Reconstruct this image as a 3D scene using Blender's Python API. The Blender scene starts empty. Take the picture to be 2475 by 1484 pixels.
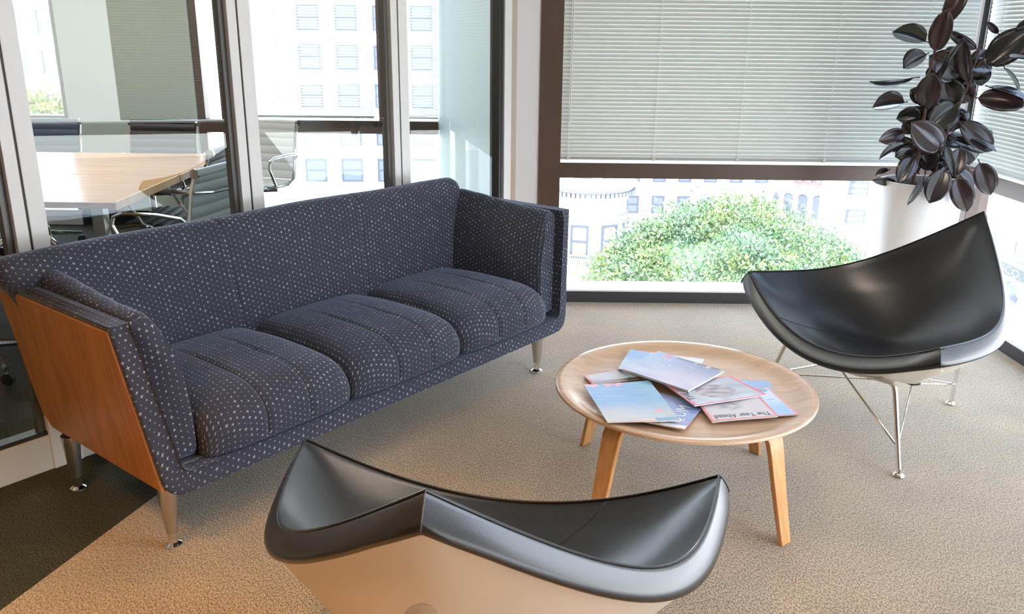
import bpy, bmesh, math, random
import numpy as np
from math import sin, cos, pi, radians, sqrt, atan2
from mathutils import Vector, Matrix

random.seed(7)
rng = np.random.default_rng(7)
scene = bpy.context.scene
COL = scene.collection

# ------------------------------------------------------------------ camera
F_PX, PITCH, ROLL, CAM_H = 2080.0, radians(17.73), radians(-0.63), 1.517
cam_data = bpy.data.cameras.new('camera')
cam = bpy.data.objects.new('camera', cam_data)
COL.objects.link(cam)
cam_data.sensor_fit = 'HORIZONTAL'
cam_data.sensor_width = 36.0
cam_data.lens = 36.0 * F_PX / 2475.0
cam_data.clip_start = 0.05
cam_data.clip_end = 600
_fwd = Vector((0, cos(PITCH), -sin(PITCH)))
_right = Vector((1, 0, 0))
_down = Vector((0, -sin(PITCH), -cos(PITCH)))
_R = cos(ROLL) * _right + sin(ROLL) * _down
_D = -sin(ROLL) * _right + cos(ROLL) * _down
cam.matrix_world = Matrix(((_R.x, -_D.x, -_fwd.x, 0), (_R.y, -_D.y, -_fwd.y, 0), (_R.z, -_D.z, -_fwd.z, CAM_H), (0, 0, 0, 1)))
scene.camera = cam

# ------------------------------------------------------------------ view, sky, sun, lamps
vs = scene.view_settings
vs.view_transform = 'Standard'
vs.look = 'None'
vs.gamma = 1.0
vs.exposure = 0.5
try:
    vs.use_curve_mapping = False
except Exception:
    pass
world = bpy.data.worlds.new('sky')
scene.world = world
world.use_nodes = True
wn = world.node_tree
wn.nodes.clear()
wo = wn.nodes.new('ShaderNodeOutputWorld')
wb = wn.nodes.new('ShaderNodeBackground')
wt = wn.nodes.new('ShaderNodeTexCoord')
ws = wn.nodes.new('ShaderNodeSeparateXYZ')
wr = wn.nodes.new('ShaderNodeValToRGB')
wr.color_ramp.elements[0].position = 0.0
wr.color_ramp.elements[0].color = (0.95, 0.97, 1.0, 1)
wr.color_ramp.elements[1].position = 0.75
wr.color_ramp.elements[1].color = (0.46, 0.64, 1.0, 1)
wn.links.new(wt.outputs['Generated'], ws.inputs[0])
wn.links.new(ws.outputs['Z'], wr.inputs[0])
wn.links.new(wr.outputs[0], wb.inputs['Color'])
wb.inputs['Strength'].default_value = 6.0
wn.links.new(wb.outputs[0], wo.inputs['Surface'])

sun_d = bpy.data.lights.new('sun', 'SUN')
sun = bpy.data.objects.new('sun', sun_d)
COL.objects.link(sun)
sun_d.energy = 9.0
sun_d.angle = radians(1.5)
sun_d.color = (1.0, 0.95, 0.86)
sun.rotation_euler = Vector((0.25, 0.55, -0.8)).to_track_quat('-Z', 'Y').to_euler()


def ceiling_lamp(x, y, size, energy, color, z=2.70, spread=180):
    d = bpy.data.lights.new('ceiling_lamp', 'AREA')
    d.shape = 'DISK'
    d.size = size
    d.energy = energy
    d.color = color
    d.spread = radians(spread)
    o = bpy.data.objects.new('ceiling_lamp', d)
    COL.objects.link(o)
    o.location = (x, y, z)
    return o


WARM = (1.0, 0.52, 0.17)
for lx, ly, le in ((-1.75, 0.9, 17), (-0.6, 0.35, 22), (0.9, -0.1, 9), (-0.6, -1.6, 10)):
    ceiling_lamp(lx, ly, 0.25, le, WARM, spread=95)
for lx, ly, le in ((0.6, 3.0, 8), (1.7, 1.9, 6)):
    ceiling_lamp(lx, ly, 0.6, le, (1.0, 0.86, 0.7))
ceiling_lamp(-3.0, 4.6, 0.9, 45, (1.0, 0.93, 0.84))  # unseen lamp added to brighten the meeting room

# ------------------------------------------------------------------ helpers
MATS = {}


def N(nt, t, **kw):
    n = nt.nodes.new(t)
    for k, v in kw.items():
        setattr(n, k, v)
    return n


def mat(name, color=(0.8, 0.8, 0.8), rough=0.5, metal=0.0, spec=0.5, noise=0.0, nscale=20, bump=0.0, bscale=200,
        coat=0.0, sheen=0.0, emit=None, coords='Object'):
    if name in MATS:
        return MATS[name]
    m = bpy.data.materials.new(name)
    m.use_nodes = True
    nt = m.node_tree
    b = nt.nodes['Principled BSDF']
    b.inputs['Base Color'].default_value = (*color, 1)
    b.inputs['Roughness'].default_value = rough
    b.inputs['Metallic'].default_value = metal
    b.inputs['Specular IOR Level'].default_value = spec
    b.inputs['Coat Weight'].default_value = coat
    b.inputs['Sheen Weight'].default_value = sheen
    if emit:
        b.inputs['Emission Color'].default_value = (*color, 1)
        b.inputs['Emission Strength'].default_value = emit
    tc = N(nt, 'ShaderNodeTexCoord')
    if noise > 0:
        n = N(nt, 'ShaderNodeTexNoise')
        n.inputs['Scale'].default_value = nscale
        n.inputs['Detail'].default_value = 4
        nt.links.new(tc.outputs[coords], n.inputs['Vector'])
        r = N(nt, 'ShaderNodeMapRange')
        r.inputs['From Min'].default_value = 0.3
        r.inputs['From Max'].default_value = 0.7
        r.inputs['To Min'].default_value = 1 - noise
        r.inputs['To Max'].default_value = 1 + noise
        nt.links.new(n.outputs['Fac'], r.inputs['Value'])
        mx = N(nt, 'ShaderNodeVectorMath', operation='SCALE')
        mx.inputs[0].default_value = color
        nt.links.new(r.outputs[0], mx.inputs['Scale'])
        nt.links.new(mx.outputs[0], b.inputs['Base Color'])
    if bump > 0:
        n2 = N(nt, 'ShaderNodeTexNoise')
        n2.inputs['Scale'].default_value = bscale
        n2.inputs['Detail'].default_value = 3
        nt.links.new(tc.outputs[coords], n2.inputs['Vector'])
        bp = N(nt, 'ShaderNodeBump')
        bp.inputs['Strength'].default_value = bump
        bp.inputs['Distance'].default_value = 0.002
        nt.links.new(n2.outputs['Fac'], bp.inputs['Height'])
        nt.links.new(bp.outputs[0], b.inputs['Normal'])
    MATS[name] = m
    return m


def math_node(nt, op, a, b=None, c=None):
    n = N(nt, 'ShaderNodeMath', operation=op)
    for i, v in enumerate((a, b, c)):
        if v is None:
            continue
        if isinstance(v, (int, float)):
            n.inputs[i].default_value = v
        else:
            nt.links.new(v, n.inputs[i])
    return n.outputs[0]


def carpet_material(name, c1, c2, sheen=0.6):
    m = bpy.data.materials.new(name)
    m.use_nodes = True
    nt = m.node_tree
    b = nt.nodes['Principled BSDF']
    b.inputs['Roughness'].default_value = 0.95
    b.inputs['Specular IOR Level'].default_value = 0.15
    b.inputs['Sheen Weight'].default_value = sheen
    b.inputs['Sheen Roughness'].default_value = 0.45
    tc = N(nt, 'ShaderNodeTexCoord')
    mp = N(nt, 'ShaderNodeMapping')
    mp.inputs['Scale'].default_value = (1.0, 0.55, 1.0)
    mp.inputs['Rotation'].default_value = (0, 0, radians(35))
    nt.links.new(tc.outputs['Object'], mp.inputs[0])
    v = N(nt, 'ShaderNodeTexNoise')
    v.inputs['Scale'].default_value = 230
    v.inputs['Detail'].default_value = 3
    v.inputs['Roughness'].default_value = 0.65
    nt.links.new(mp.outputs[0], v.inputs['Vector'])
    big = N(nt, 'ShaderNodeTexNoise')
    big.inputs['Scale'].default_value = 3.5
    big.inputs['Detail'].default_value = 4
    nt.links.new(tc.outputs['Object'], big.inputs['Vector'])
    r = N(nt, 'ShaderNodeValToRGB')
    r.color_ramp.elements[0].position = 0.42
    r.color_ramp.elements[0].color = (*c1, 1)
    r.color_ramp.elements[1].position = 0.57
    r.color_ramp.elements[1].color = (*c2, 1)
    nt.links.new(v.outputs['Fac'], r.inputs[0])
    mr = N(nt, 'ShaderNodeMapRange')
    mr.inputs['From Min'].default_value = 0.3
    mr.inputs['From Max'].default_value = 0.7
    mr.inputs['To Min'].default_value = 0.86
    mr.inputs['To Max'].default_value = 1.14
    nt.links.new(big.outputs['Fac'], mr.inputs['Value'])
    sc = N(nt, 'ShaderNodeVectorMath', operation='SCALE')
    nt.links.new(r.outputs[0], sc.inputs[0])
    nt.links.new(mr.outputs[0], sc.inputs['Scale'])
    nt.links.new(sc.outputs[0], b.inputs['Base Color'])
    bp = N(nt, 'ShaderNodeBump')
    bp.inputs['Strength'].default_value = 0.9
    bp.inputs['Distance'].default_value = 0.006
    nt.links.new(v.outputs['Fac'], bp.inputs['Height'])
    nt.links.new(bp.outputs[0], b.inputs['Normal'])
    return m


def fabric_material():
    """dark blue-grey cloth with rows of small pale crosses, UV in metres"""
    m = bpy.data.materials.new('cross_fabric')
    m.use_nodes = True
    nt = m.node_tree
    b = nt.nodes['Principled BSDF']
    b.inputs['Roughness'].default_value = 0.85
    b.inputs['Specular IOR Level'].default_value = 0.25
    b.inputs['Sheen Weight'].default_value = 0.35
    b.inputs['Sheen Roughness'].default_value = 0.4
    b.inputs['Sheen Tint'].default_value = (0.6, 0.7, 1.0, 1)
    uv = N(nt, 'ShaderNodeUVMap')
    sep = N(nt, 'ShaderNodeSeparateXYZ')
    nt.links.new(uv.outputs[0], sep.inputs[0])
    P = 0.0195
    u = math_node(nt, 'DIVIDE', sep.outputs[0], P)
    v = math_node(nt, 'DIVIDE', sep.outputs[1], P)
    col = math_node(nt, 'FLOOR', u)
    half = math_node(nt, 'MULTIPLY', math_node(nt, 'PINGPONG', col, 1.0), 0.5)
    v2 = math_node(nt, 'ADD', v, half)
    cu = math_node(nt, 'FLOOR', u)
    cv = math_node(nt, 'FLOOR', v2)
    fu = math_node(nt, 'ABSOLUTE', math_node(nt, 'SUBTRACT', math_node(nt, 'SUBTRACT', u, cu), 0.5))
    fv = math_node(nt, 'ABSOLUTE', math_node(nt, 'SUBTRACT', math_node(nt, 'SUBTRACT', v2, cv), 0.5))
    cmb = N(nt, 'ShaderNodeCombineXYZ')
    nt.links.new(cu, cmb.inputs[0])
    nt.links.new(cv, cmb.inputs[1])
    wnz = N(nt, 'ShaderNodeTexWhiteNoise', noise_dimensions='2D')
    nt.links.new(cmb.outputs[0], wnz.inputs['Vector'])
    L = math_node(nt, 'ADD', math_node(nt, 'MULTIPLY', math_node(nt, 'POWER', wnz.outputs['Value'], 2.2), 0.22), 0.12)
    T = math_node(nt, 'MULTIPLY', math_node(nt, 'ADD', L, 0.10), 0.085)
    # tapering arms: |a| < T*(1-|b|/L)+t0
    def arm(a, c):
        k = math_node(nt, 'SUBTRACT', 1.0, math_node(nt, 'DIVIDE', c, L))
        lim = math_node(nt, 'MULTIPLY', math_node(nt, 'MAXIMUM', math_node(nt, 'POWER', math_node(nt, 'MAXIMUM', k, 0.0), 0.5), 0.0), T)
        return math_node(nt, 'LESS_THAN', a, math_node(nt, 'MULTIPLY', lim, 1.7))
    cross = math_node(nt, 'MAXIMUM', arm(fu, fv), arm(fv, fu))
    nz = N(nt, 'ShaderNodeTexNoise')
    nz.inputs['Scale'].default_value = 900
    nt.links.new(uv.outputs[0], nz.inputs['Vector'])
    base = N(nt, 'ShaderNodeValToRGB')
    base.color_ramp.elements[0].position = 0.35
    base.color_ramp.elements[0].color = (0.022, 0.025, 0.040, 1)
    base.color_ramp.elements[1].position = 0.65
    base.color_ramp.elements[1].color = (0.062, 0.067, 0.092, 1)
    nt.links.new(nz.outputs['Fac'], base.inputs[0])
    mx = N(nt, 'ShaderNodeMixRGB')
    nt.links.new(cross, mx.inputs['Fac'])
    nt.links.new(base.outputs[0], mx.inputs['Color1'])
    mx.inputs['Color2'].default_value = (0.50, 0.50, 0.50, 1)
    nt.links.new(mx.outputs[0], b.inputs['Base Color'])
    bp = N(nt, 'ShaderNodeBump')
    bp.inputs['Strength'].default_value = 0.35
    bp.inputs['Distance'].default_value = 0.001
    nt.links.new(nz.outputs['Fac'], bp.inputs['Height'])
    nt.links.new(bp.outputs[0], b.inputs['Normal'])
    return m


def wood_material(name, c1, c2, rough=0.45, axis_scale=(1.2, 14, 14), coat=0.0, band=True, rot=(0, 0, 0)):
    m = bpy.data.materials.new(name)
    m.use_nodes = True
    nt = m.node_tree
    b = nt.nodes['Principled BSDF']
    b.inputs['Roughness'].default_value = rough
    b.inputs['Coat Weight'].default_value = coat
    b.inputs['Coat Roughness'].default_value = 0.2
    tc = N(nt, 'ShaderNodeTexCoord')
    mp = N(nt, 'ShaderNodeMapping')
    mp.inputs['Scale'].default_value = axis_scale
    mp.inputs['Rotation'].default_value = rot
    nt.links.new(tc.outputs['Object'], mp.inputs[0])
    n = N(nt, 'ShaderNodeTexNoise')
    n.inputs['Scale'].default_value = 3
    n.inputs['Detail'].default_value = 8
    n.inputs['Distortion'].default_value = 0.6
    nt.links.new(mp.outputs[0], n.inputs['Vector'])
    r = N(nt, 'ShaderNodeValToRGB')
    r.color_ramp.elements[0].position = 0.35
    r.color_ramp.elements[0].color = (*c1, 1)
    r.color_ramp.elements[1].position = 0.62
    r.color_ramp.elements[1].color = (*c2, 1)
    nt.links.new(n.outputs['Fac'], r.inputs[0])
    nt.links.new(r.outputs[0], b.inputs['Base Color'])
    return m


def glass_material(name, refl=1.0, tint=(1, 1, 1)):
    m = bpy.data.materials.new(name)
    m.use_nodes = True
    nt = m.node_tree
    nt.nodes.clear()
    o = N(nt, 'ShaderNodeOutputMaterial')
    t = N(nt, 'ShaderNodeBsdfTransparent')
    t.inputs['Color'].default_value = (*tint, 1)
    g = N(nt, 'ShaderNodeBsdfGlossy')
    g.inputs['Roughness'].default_value = 0.0
    g.inputs['Color'].default_value = (0.95, 1.0, 0.98, 1)
    # Schlick reflectance that is the same from both sides of the single sheet
    ge = N(nt, 'ShaderNodeNewGeometry')
    dt = N(nt, 'ShaderNodeVectorMath', operation='DOT_PRODUCT')
    nt.links.new(ge.outputs['Normal'], dt.inputs[0])
    nt.links.new(ge.outputs['Incoming'], dt.inputs[1])
    om = math_node(nt, 'SUBTRACT', 1.0, math_node(nt, 'ABSOLUTE', dt.outputs['Value']))
    f5 = math_node(nt, 'ADD', math_node(nt, 'MULTIPLY', math_node(nt, 'POWER', om, 5.0), 0.96), 0.04)
    k = math_node(nt, 'MINIMUM', math_node(nt, 'MULTIPLY', f5, refl), 1.0)
    mx = N(nt, 'ShaderNodeMixShader')
    nt.links.new(k, mx.inputs[0])
    nt.links.new(t.outputs[0], mx.inputs[1])
    nt.links.new(g.outputs[0], mx.inputs[2])
    nt.links.new(mx.outputs[0], o.inputs[0])
    return m


def slat_material(name, color, trans):
    m = bpy.data.materials.new(name)
    m.use_nodes = True
    nt = m.node_tree
    b = nt.nodes['Principled BSDF']
    out = nt.nodes['Material Output']
    b.inputs['Base Color'].default_value = (*color, 1)
    b.inputs['Roughness'].default_value = 0.35
    t = N(nt, 'ShaderNodeBsdfTranslucent')
    t.inputs['Color'].default_value = (*color, 1)
    mx = N(nt, 'ShaderNodeMixShader')
    mx.inputs[0].default_value = trans
    nt.links.new(b.outputs[0], mx.inputs[1])
    nt.links.new(t.outputs[0], mx.inputs[2])
    nt.links.new(mx.outputs[0], out.inputs[0])
    return m


def vcol_material(name, rough=0.25, coat=0.4):
    m = bpy.data.materials.new(name)
    m.use_nodes = True
    nt = m.node_tree
    b = nt.nodes['Principled BSDF']
    b.inputs['Roughness'].default_value = rough
    b.inputs['Coat Weight'].default_value = coat
    b.inputs['Coat Roughness'].default_value = 0.12
    a = N(nt, 'ShaderNodeVertexColor')
    a.layer_name = 'print'
    nt.links.new(a.outputs[0], b.inputs['Base Color'])
    return m


class MB:
    """collects shapes, links them as ONE mesh"""

    def __init__(self):
        self.v, self.f, self.uv = [], [], []

    def add(self, verts, faces, uvs=None):
        o = len(self.v)
        self.v += [tuple(p) for p in verts]
        for i, fc in enumerate(faces):
            self.f.append([o + k for k in fc])
            self.uv.append(uvs[i] if uvs else None)
        return self

    def box(self, x0, x1, y0, y1, z0, z1, M=None):
        vs_ = [(x, y, z) for z in (z0, z1) for y in (y0, y1) for x in (x0, x1)]
        if M is not None:
            vs_ = [tuple(M @ Vector(p)) for p in vs_]
        return self.add(vs_, [(0, 2, 3, 1), (4, 5, 7, 6), (0, 1, 5, 4), (2, 6, 7, 3), (0, 4, 6, 2), (1, 3, 7, 5)])

    def sheet(self, x0, x1, y, z0, z1, M=None):
        vs_ = [(x0, y, z0), (x1, y, z0), (x1, y, z1), (x0, y, z1)]
        if M is not None:
            vs_ = [tuple(M @ Vector(p)) for p in vs_]
        return self.add(vs_, [(0, 1, 2, 3)])

    def prism(self, pts, z0, z1):
        n = len(pts)
        a = sum(pts[i][0] * pts[(i + 1) % n][1] - pts[(i + 1) % n][0] * pts[i][1] for i in range(n))
        if a < 0:
            pts = pts[::-1]
        return self.add([(x, y, z0) for x, y in pts] + [(x, y, z1) for x, y in pts],
                        [tuple(range(n - 1, -1, -1)), tuple(range(n, 2 * n))] +
                        [(i, (i + 1) % n, n + (i + 1) % n, n + i) for i in range(n)])

    def loft(self, rows, closed=False, cap=False, uvs=None, loop_rows=False):
        """rows of points; closed joins each row's ends"""
        n = len(rows[0])
        o = [p for r in rows for p in r]
        fs, us = [], []
        m = n if closed else n - 1
        R = len(rows) if loop_rows else len(rows) - 1
        for i in range(R):
            i2 = (i + 1) % len(rows)
            for j in range(m):
                j2 = (j + 1) % n
                fs.append((i * n + j, i * n + j2, i2 * n + j2, i2 * n + j))
                if uvs:
                    q = [uvs[i][j], uvs[i][j + 1], uvs[i2 if i2 else len(rows)][j + 1] if loop_rows and len(uvs) > len(rows) else uvs[i2][j + 1],
                         uvs[i2 if i2 else len(rows)][j] if loop_rows and len(uvs) > len(rows) else uvs[i2][j]]
                    us.append(q)
                else:
                    us.append(None)
        if cap in (True, 'first'):
            fs.append(tuple(range(n - 1, -1, -1)))
            us.append(None)
        if cap in (True, 'last'):
            fs.append(tuple((len(rows) - 1) * n + k for k in range(n)))
            us.append(None)
        return self.add(o, fs, us)

    def tube(self, path, r, seg=10, cap=True):
        path = [Vector(p) for p in path]
        rr = r if isinstance(r, (list, tuple)) else [r] * len(path)
        rows = []
        up = None
        for i, p in enumerate(path):
            if i == 0:
                t = path[1] - path[0]
            elif i == len(path) - 1:
                t = path[-1] - path[-2]
            else:
                t = (path[i + 1] - p).normalized() + (p - path[i - 1]).normalized()
            t.normalize()
            if up is None:
                up = Vector((0, 0, 1)) if abs(t.z) < 0.9 else Vector((1, 0, 0))
            s = t.cross(up)
            s.normalize()
            up = s.cross(t)
            rows.append([p + rr[i] * (cos(a) * s + sin(a) * up) for a in [2 * pi * k / seg for k in range(seg)]])
        return self.loft(rows, closed=True, cap=cap)

    def lathe(self, prof, c=(0, 0, 0), seg=32, cap=True):
        rows = []
        for r, z in prof:
            rows.append([(c[0] + r * cos(2 * pi * k / seg), c[1] + r * sin(2 * pi * k / seg), c[2] + z) for k in range(seg)])
        return self.loft(rows, closed=True, cap=cap)

    def build(self, name, material, parent=None, smooth=False, boxuv=False, bevel=0.0, auto=40, sub=0):
        me = bpy.data.meshes.new(name)
        me.from_pydata(self.v, [], self.f)
        me.update()
        if boxuv or any(u is not None for u in self.uv):
            lay = me.uv_layers.new(name='UVMap')
            for pi_, poly in enumerate(me.polygons):
                u = self.uv[pi_]
                if u is not None:
                    for k, li in enumerate(poly.loop_indices):
                        lay.data[li].uv = u[k]
                else:
                    nn = poly.normal
                    ax = max(range(3), key=lambda i: abs(nn[i]))
                    for li in poly.loop_indices:
                        p = me.vertices[me.loops[li].vertex_index].co
                        lay.data[li].uv = (p.y, p.z) if ax == 0 else ((p.x, p.z) if ax == 1 else (p.x, p.y))
        bm = bmesh.new()
        bm.from_mesh(me)
        bmesh.ops.recalc_face_normals(bm, faces=bm.faces)
        bm.to_mesh(me)
        bm.free()
        me.materials.append(material)
        o = bpy.data.objects.new(name, me)
        COL.objects.link(o)
        if smooth:
            for p in me.polygons:
                p.use_smooth = True
            try:
                me.set_sharp_from_angle(angle=radians(auto))
            except Exception:
                pass
        if bevel:
            b = o.modifiers.new('bevel', 'BEVEL')
            b.width = bevel
            b.segments = 2
            b.limit_method = 'ANGLE'
            b.angle_limit = radians(35)
        if sub:
            s = o.modifiers.new('sub', 'SUBSURF')
            s.levels = sub
            s.render_levels = sub
        if parent is not None:
            o.parent = parent
        return o


def tag(o, label=None, cat=None, group=None, kind=None):
    if label:
        o['label'] = label
    if cat:
        o['category'] = cat
    if group:
        o['group'] = group
    if kind:
        o['kind'] = kind
    return o


def thing(name, label, cat, loc=(0, 0, 0), rz=0.0, group=None):
    o = bpy.data.objects.new(name, None)
    COL.objects.link(o)
    o.location = loc
    o.rotation_euler = (0, 0, rz)
    o.empty_display_size = 0.1
    return tag(o, label, cat, group)


def struct(o, label=None):
    return tag(o, label, kind='structure')


def copy_tree(o, parent=None):
    c = o.copy()
    COL.objects.link(c)
    c.parent = parent
    for ch in list(o.children):
        copy_tree(ch, c)
    return c


def smoothstep(a, b, x):
    t = min(1, max(0, (x - a) / (b - a)))
    return t * t * (3 - 2 * t)


def text_mesh(body, size=1.0):
    cu = bpy.data.curves.new('lettering', 'FONT')
    cu.body = body
    cu.size = size
    cu.resolution_u = 3
    o = bpy.data.objects.new('lettering', cu)
    COL.objects.link(o)
    bpy.context.view_layer.update()
    me = bpy.data.meshes.new_from_object(o.evaluated_get(bpy.context.evaluated_depsgraph_get()))
    vs_ = [v.co.copy() for v in me.vertices]
    fs = [list(p.vertices) for p in me.polygons]
    bpy.data.objects.remove(o)
    bpy.data.curves.remove(cu)
    bpy.data.meshes.remove(me)
    return vs_, fs


# ------------------------------------------------------------------ materials
M_carpet = carpet_material('beige_loop_carpet', (0.115, 0.073, 0.030), (0.53, 0.395, 0.215), 0.75)
M_green = carpet_material('dark_green_carpet', (0.018, 0.019, 0.009), (0.062, 0.060, 0.034), 0.05)
M_fabric = fabric_material()
M_brown = mat('bronze_frame_paint', (0.095, 0.060, 0.042), 0.38, noise=0.06, nscale=6)
M_sillw = mat('white_sill_metal', (0.85, 0.86, 0.87), 0.35)
M_base = mat('charcoal_base_vinyl', (0.045, 0.045, 0.05), 0.5)
M_alu = mat('light_grey_metal', (0.74, 0.735, 0.71), 0.4, noise=0.02)
M_gasket = mat('black_gasket', (0.02, 0.02, 0.018), 0.45)
M_track = mat('dark_grey_track', (0.10, 0.098, 0.088), 0.35)
M_wallw = mat('white_wall_paint', (0.78, 0.78, 0.80), 0.6)
M_beige = mat('beige_corner_trim', (0.50, 0.43, 0.34), 0.5)
M_ceil = mat('ceiling_paint', (0.50, 0.45, 0.38), 0.9)
M_wallb = mat('tan_wall_covering', (0.30, 0.20, 0.13), 0.8)
M_wallg = mat('pale_green_wall_paint', (0.30, 0.40, 0.365), 0.5)
M_glass = glass_material('window_glass', 1.6, (0.98, 1.0, 0.99))
M_part = glass_material('partition_glass', 1.45, (0.93, 0.975, 0.96))
M_slat = slat_material('blind_slat_enamel', (0.58, 0.60, 0.555), 0.01)
M_slat2 = slat_material('far_blind_slat_enamel', (0.88, 0.90, 0.90), 0.35)
M_cord = mat('white_cord', (0.9, 0.9, 0.9), 0.6)
M_rail = mat('blind_rail_paint', (0.38, 0.40, 0.38), 0.4)
M_chrome = mat('polished_chrome', (0.82, 0.81, 0.79), 0.10, metal=1.0)
M_satin = mat('satin_steel', (0.60, 0.57, 0.52), 0.32, metal=1.0)
M_cherry = wood_material('cherry_veneer', (0.33, 0.130, 0.035), (0.44, 0.185, 0.055), 0.42, (10, 10, 1.0))
M_ash = wood_material('pale_ash_veneer', (0.56, 0.36, 0.22), (0.68, 0.46, 0.30), 0.30, (1.0, 9, 9), coat=0.35)
M_ashleg = wood_material('honey_ash_leg', (0.56, 0.27, 0.09), (0.68, 0.36, 0.13), 0.38, (14, 14, 1.2))
M_leather = mat('black_leather', (0.007, 0.007, 0.009), 0.31, spec=0.6, bump=0.08, bscale=260, coat=0.4)
M_leather.node_tree.nodes['Principled BSDF'].inputs['Coat Roughness'].default_value = 0.28
M_thread = mat('seam_thread', (0.03, 0.03, 0.034), 0.35)
M_shell = mat('white_fibreglass_shell', (0.72, 0.66, 0.56), 0.32, coat=0.2)
M_black = mat('black_rubber', (0.015, 0.015, 0.015), 0.6)
M_pot = mat('white_planter_glaze', (0.84, 0.84, 0.83), 0.35)
M_soil = mat('potting_soil', (0.03, 0.022, 0.017), 0.95, noise=0.4, nscale=60, bump=1, bscale=80)
M_stem = mat('brown_plant_stem', (0.10, 0.055, 0.04), 0.6, noise=0.2, nscale=40)

# ------------------------------------------------------------------ the floor
AS = radians(51.7)
U = Vector((cos(AS), sin(AS), 0))
Wv = Vector((-sin(AS), cos(AS), 0))
O_S = Vector((-1.033, 2.297, 0))          # near front foot of the sofa; the glazed wall runs parallel to the sofa


def SW(s, w, z=0.0):
    p = O_S + U * s + Wv * w
    return Vector((p.x, p.y, z))


WG = 0.80                                   # glazed wall, distance behind the sofa's front feet
gl0, gl1 = SW(-2.4, WG), SW(2.56, WG)


def flat(name, polys, z, m):
    b = MB()
    for pts in polys:
        a = sum(pts[i][0] * pts[(i + 1) % len(pts)][1] - pts[(i + 1) % len(pts)][0] * pts[i][1] for i in range(len(pts)))
        if a < 0:
            pts = pts[::-1]
        b.add([(x, y, z) for x, y in pts], [tuple(range(len(pts)))])
    return b.build(name, m)


lk0 = Vector((-1.386, 1.977, 0))
ld = Vector((0.151, 0.516, 0)).normalized()
e0 = lk0 - ld * 5.2
# meeting point of the carpet line with the glazed wall
den = ld.dot(Wv)
e1 = lk0 + ld * ((WG - (lk0 - O_S).dot(Wv)) / den)
col0 = SW(2.56, WG)
struct(flat('floor', [[(e0.x, e0.y), (2.7, e0.y), (2.7, 5.1), (0.14, 5.1), (col0.x, col0.y), (e1.x, e1.y)]], 0.0, M_carpet), 'beige loop-pile carpet of the lounge')
struct(flat('floor', [[(e0.x, e0.y), (e1.x, e1.y), (gl0.x, gl0.y), (-6.0, 0.9), (-6.0, e0.y)]], 0.0, M_green), 'dark green carpet along the glazed partition')
struct(flat('floor', [[(gl0.x, gl0.y), (gl1.x, gl1.y), (-0.5, 6.95), (-6.0, 6.95), (-6.0, 0.9)]], 0.0, M_green), 'dark green carpet of the meeting room')
CEIL_H = 2.75
struct(MB().box(-6.2, 2.9, -3.4, 7.15, CEIL_H, CEIL_H + 0.2).build('ceiling', M_ceil), 'ceiling')
ymin = e0.y
struct(MB().box(-6.2, 2.9, ymin - 0.2, ymin, 0, CEIL_H).build('wall_back', M_wallb), 'wall behind the camera')
struct(MB().box(-6.2, -6.0, ymin, 7.15, 0, CEIL_H).build('wall_left', M_wallb), 'left wall')
struct(MB().box(-6.0, gl0.x, gl0.y - 0.06, gl0.y + 0.06, 0, CEIL_H).build('wall_left', M_wallb), 'wall at the end of the glazed partition')


# ------------------------------------------------------------------ window wall B (straight ahead) and C (right)
def window_wall(name_no, x0, x1, posts, M, blank=None):
    """glazed wall along local +x from x0 to x1, room on local -y side, sill/base faces at y=0, glass at y=.19.
    M places it. posts = list of (a,b) brown posts."""
    # base and sill
    b = MB().box(x0, x1, 0.0, 0.19, 0.0, 0.068, M)
    struct(b.build('baseboard_%s' % name_no, M_base), 'charcoal base below the low window')
    b = MB().box(x0, x1, -0.004, 0.19, 0.068, 0.078, M)
    struct(b.build('trim_1', M_sillw), 'white window sill')


def place(loc, rz):
    return Matrix.Translation(Vector(loc)) @ Matrix.Rotation(rz, 4, 'Z')


MBk = place((0, 4.855, 0), 0)                  # back wall: local x = world x
MRt = place((2.48, 4.855, 0), -pi / 2)         # right wall: local x = distance towards the camera
window_wall('back', 0.24, 2.48, [], MBk)
window_wall('right', 0.0, 7.6, [], MRt)


def brown(boxes, M, name, label):
    b = MB()
    for q in boxes:
        b.box(*q, M)
    return struct(b.build(name, M_brown, bevel=0.003), label)


RZ0, RZ1 = 0.718, 0.806
win_back = brown([(0.14, 0.262, 0.10, 0.24, 0.0, 2.75), (2.585, 2.66, 0.15, 0.24, 0.0, 2.75),
                  (0.262, 2.585, 0.10, 0.24, RZ0, RZ1), (0.262, 2.585, 0.10, 0.24, 2.6, 2.75)], MBk, 'window_1', 'bronze framed window straight ahead')
MB().box(0.14, 0.262, 0.0, 0.10, 0.0, 2.75, MBk).box(0.14, 0.20, -0.012, 0.0, 0.0, 2.75, MBk).build('jamb', M_brown, win_back)
MB().sheet(0.262, 2.585, 0.19, 0.078, RZ0, MBk).build('window_pane', M_glass, win_back)
MB().sheet(0.262, 2.585, 0.19, RZ1, 2.6, MBk).build('window_pane', M_glass, win_back)
# right wall, windows between posts
posts = [4.3, 6.1]
prev = -0.10
for k, p in enumerate(posts + [7.6]):
    bx = [(prev, prev + 0.07, 0.12, 0.24, 0.0, 2.75)]
    a, c = bx[0][1], p - 0.03
    bx += [(a, c, 0.10, 0.24, RZ0, RZ1), (a, c, 0.10, 0.24, 2.6, 2.75)]
    w = brown(bx, MRt, 'window_%d' % (k + 2), 'bronze framed window on the right')
    MB().sheet(a, c, 0.19, 0.078, RZ0, MRt).build('window_pane', M_glass, w)
    MB().sheet(a, c, 0.19, RZ1, 2.6, MRt).build('window_pane', M_glass, w)
    prev = p - 0.03
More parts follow.
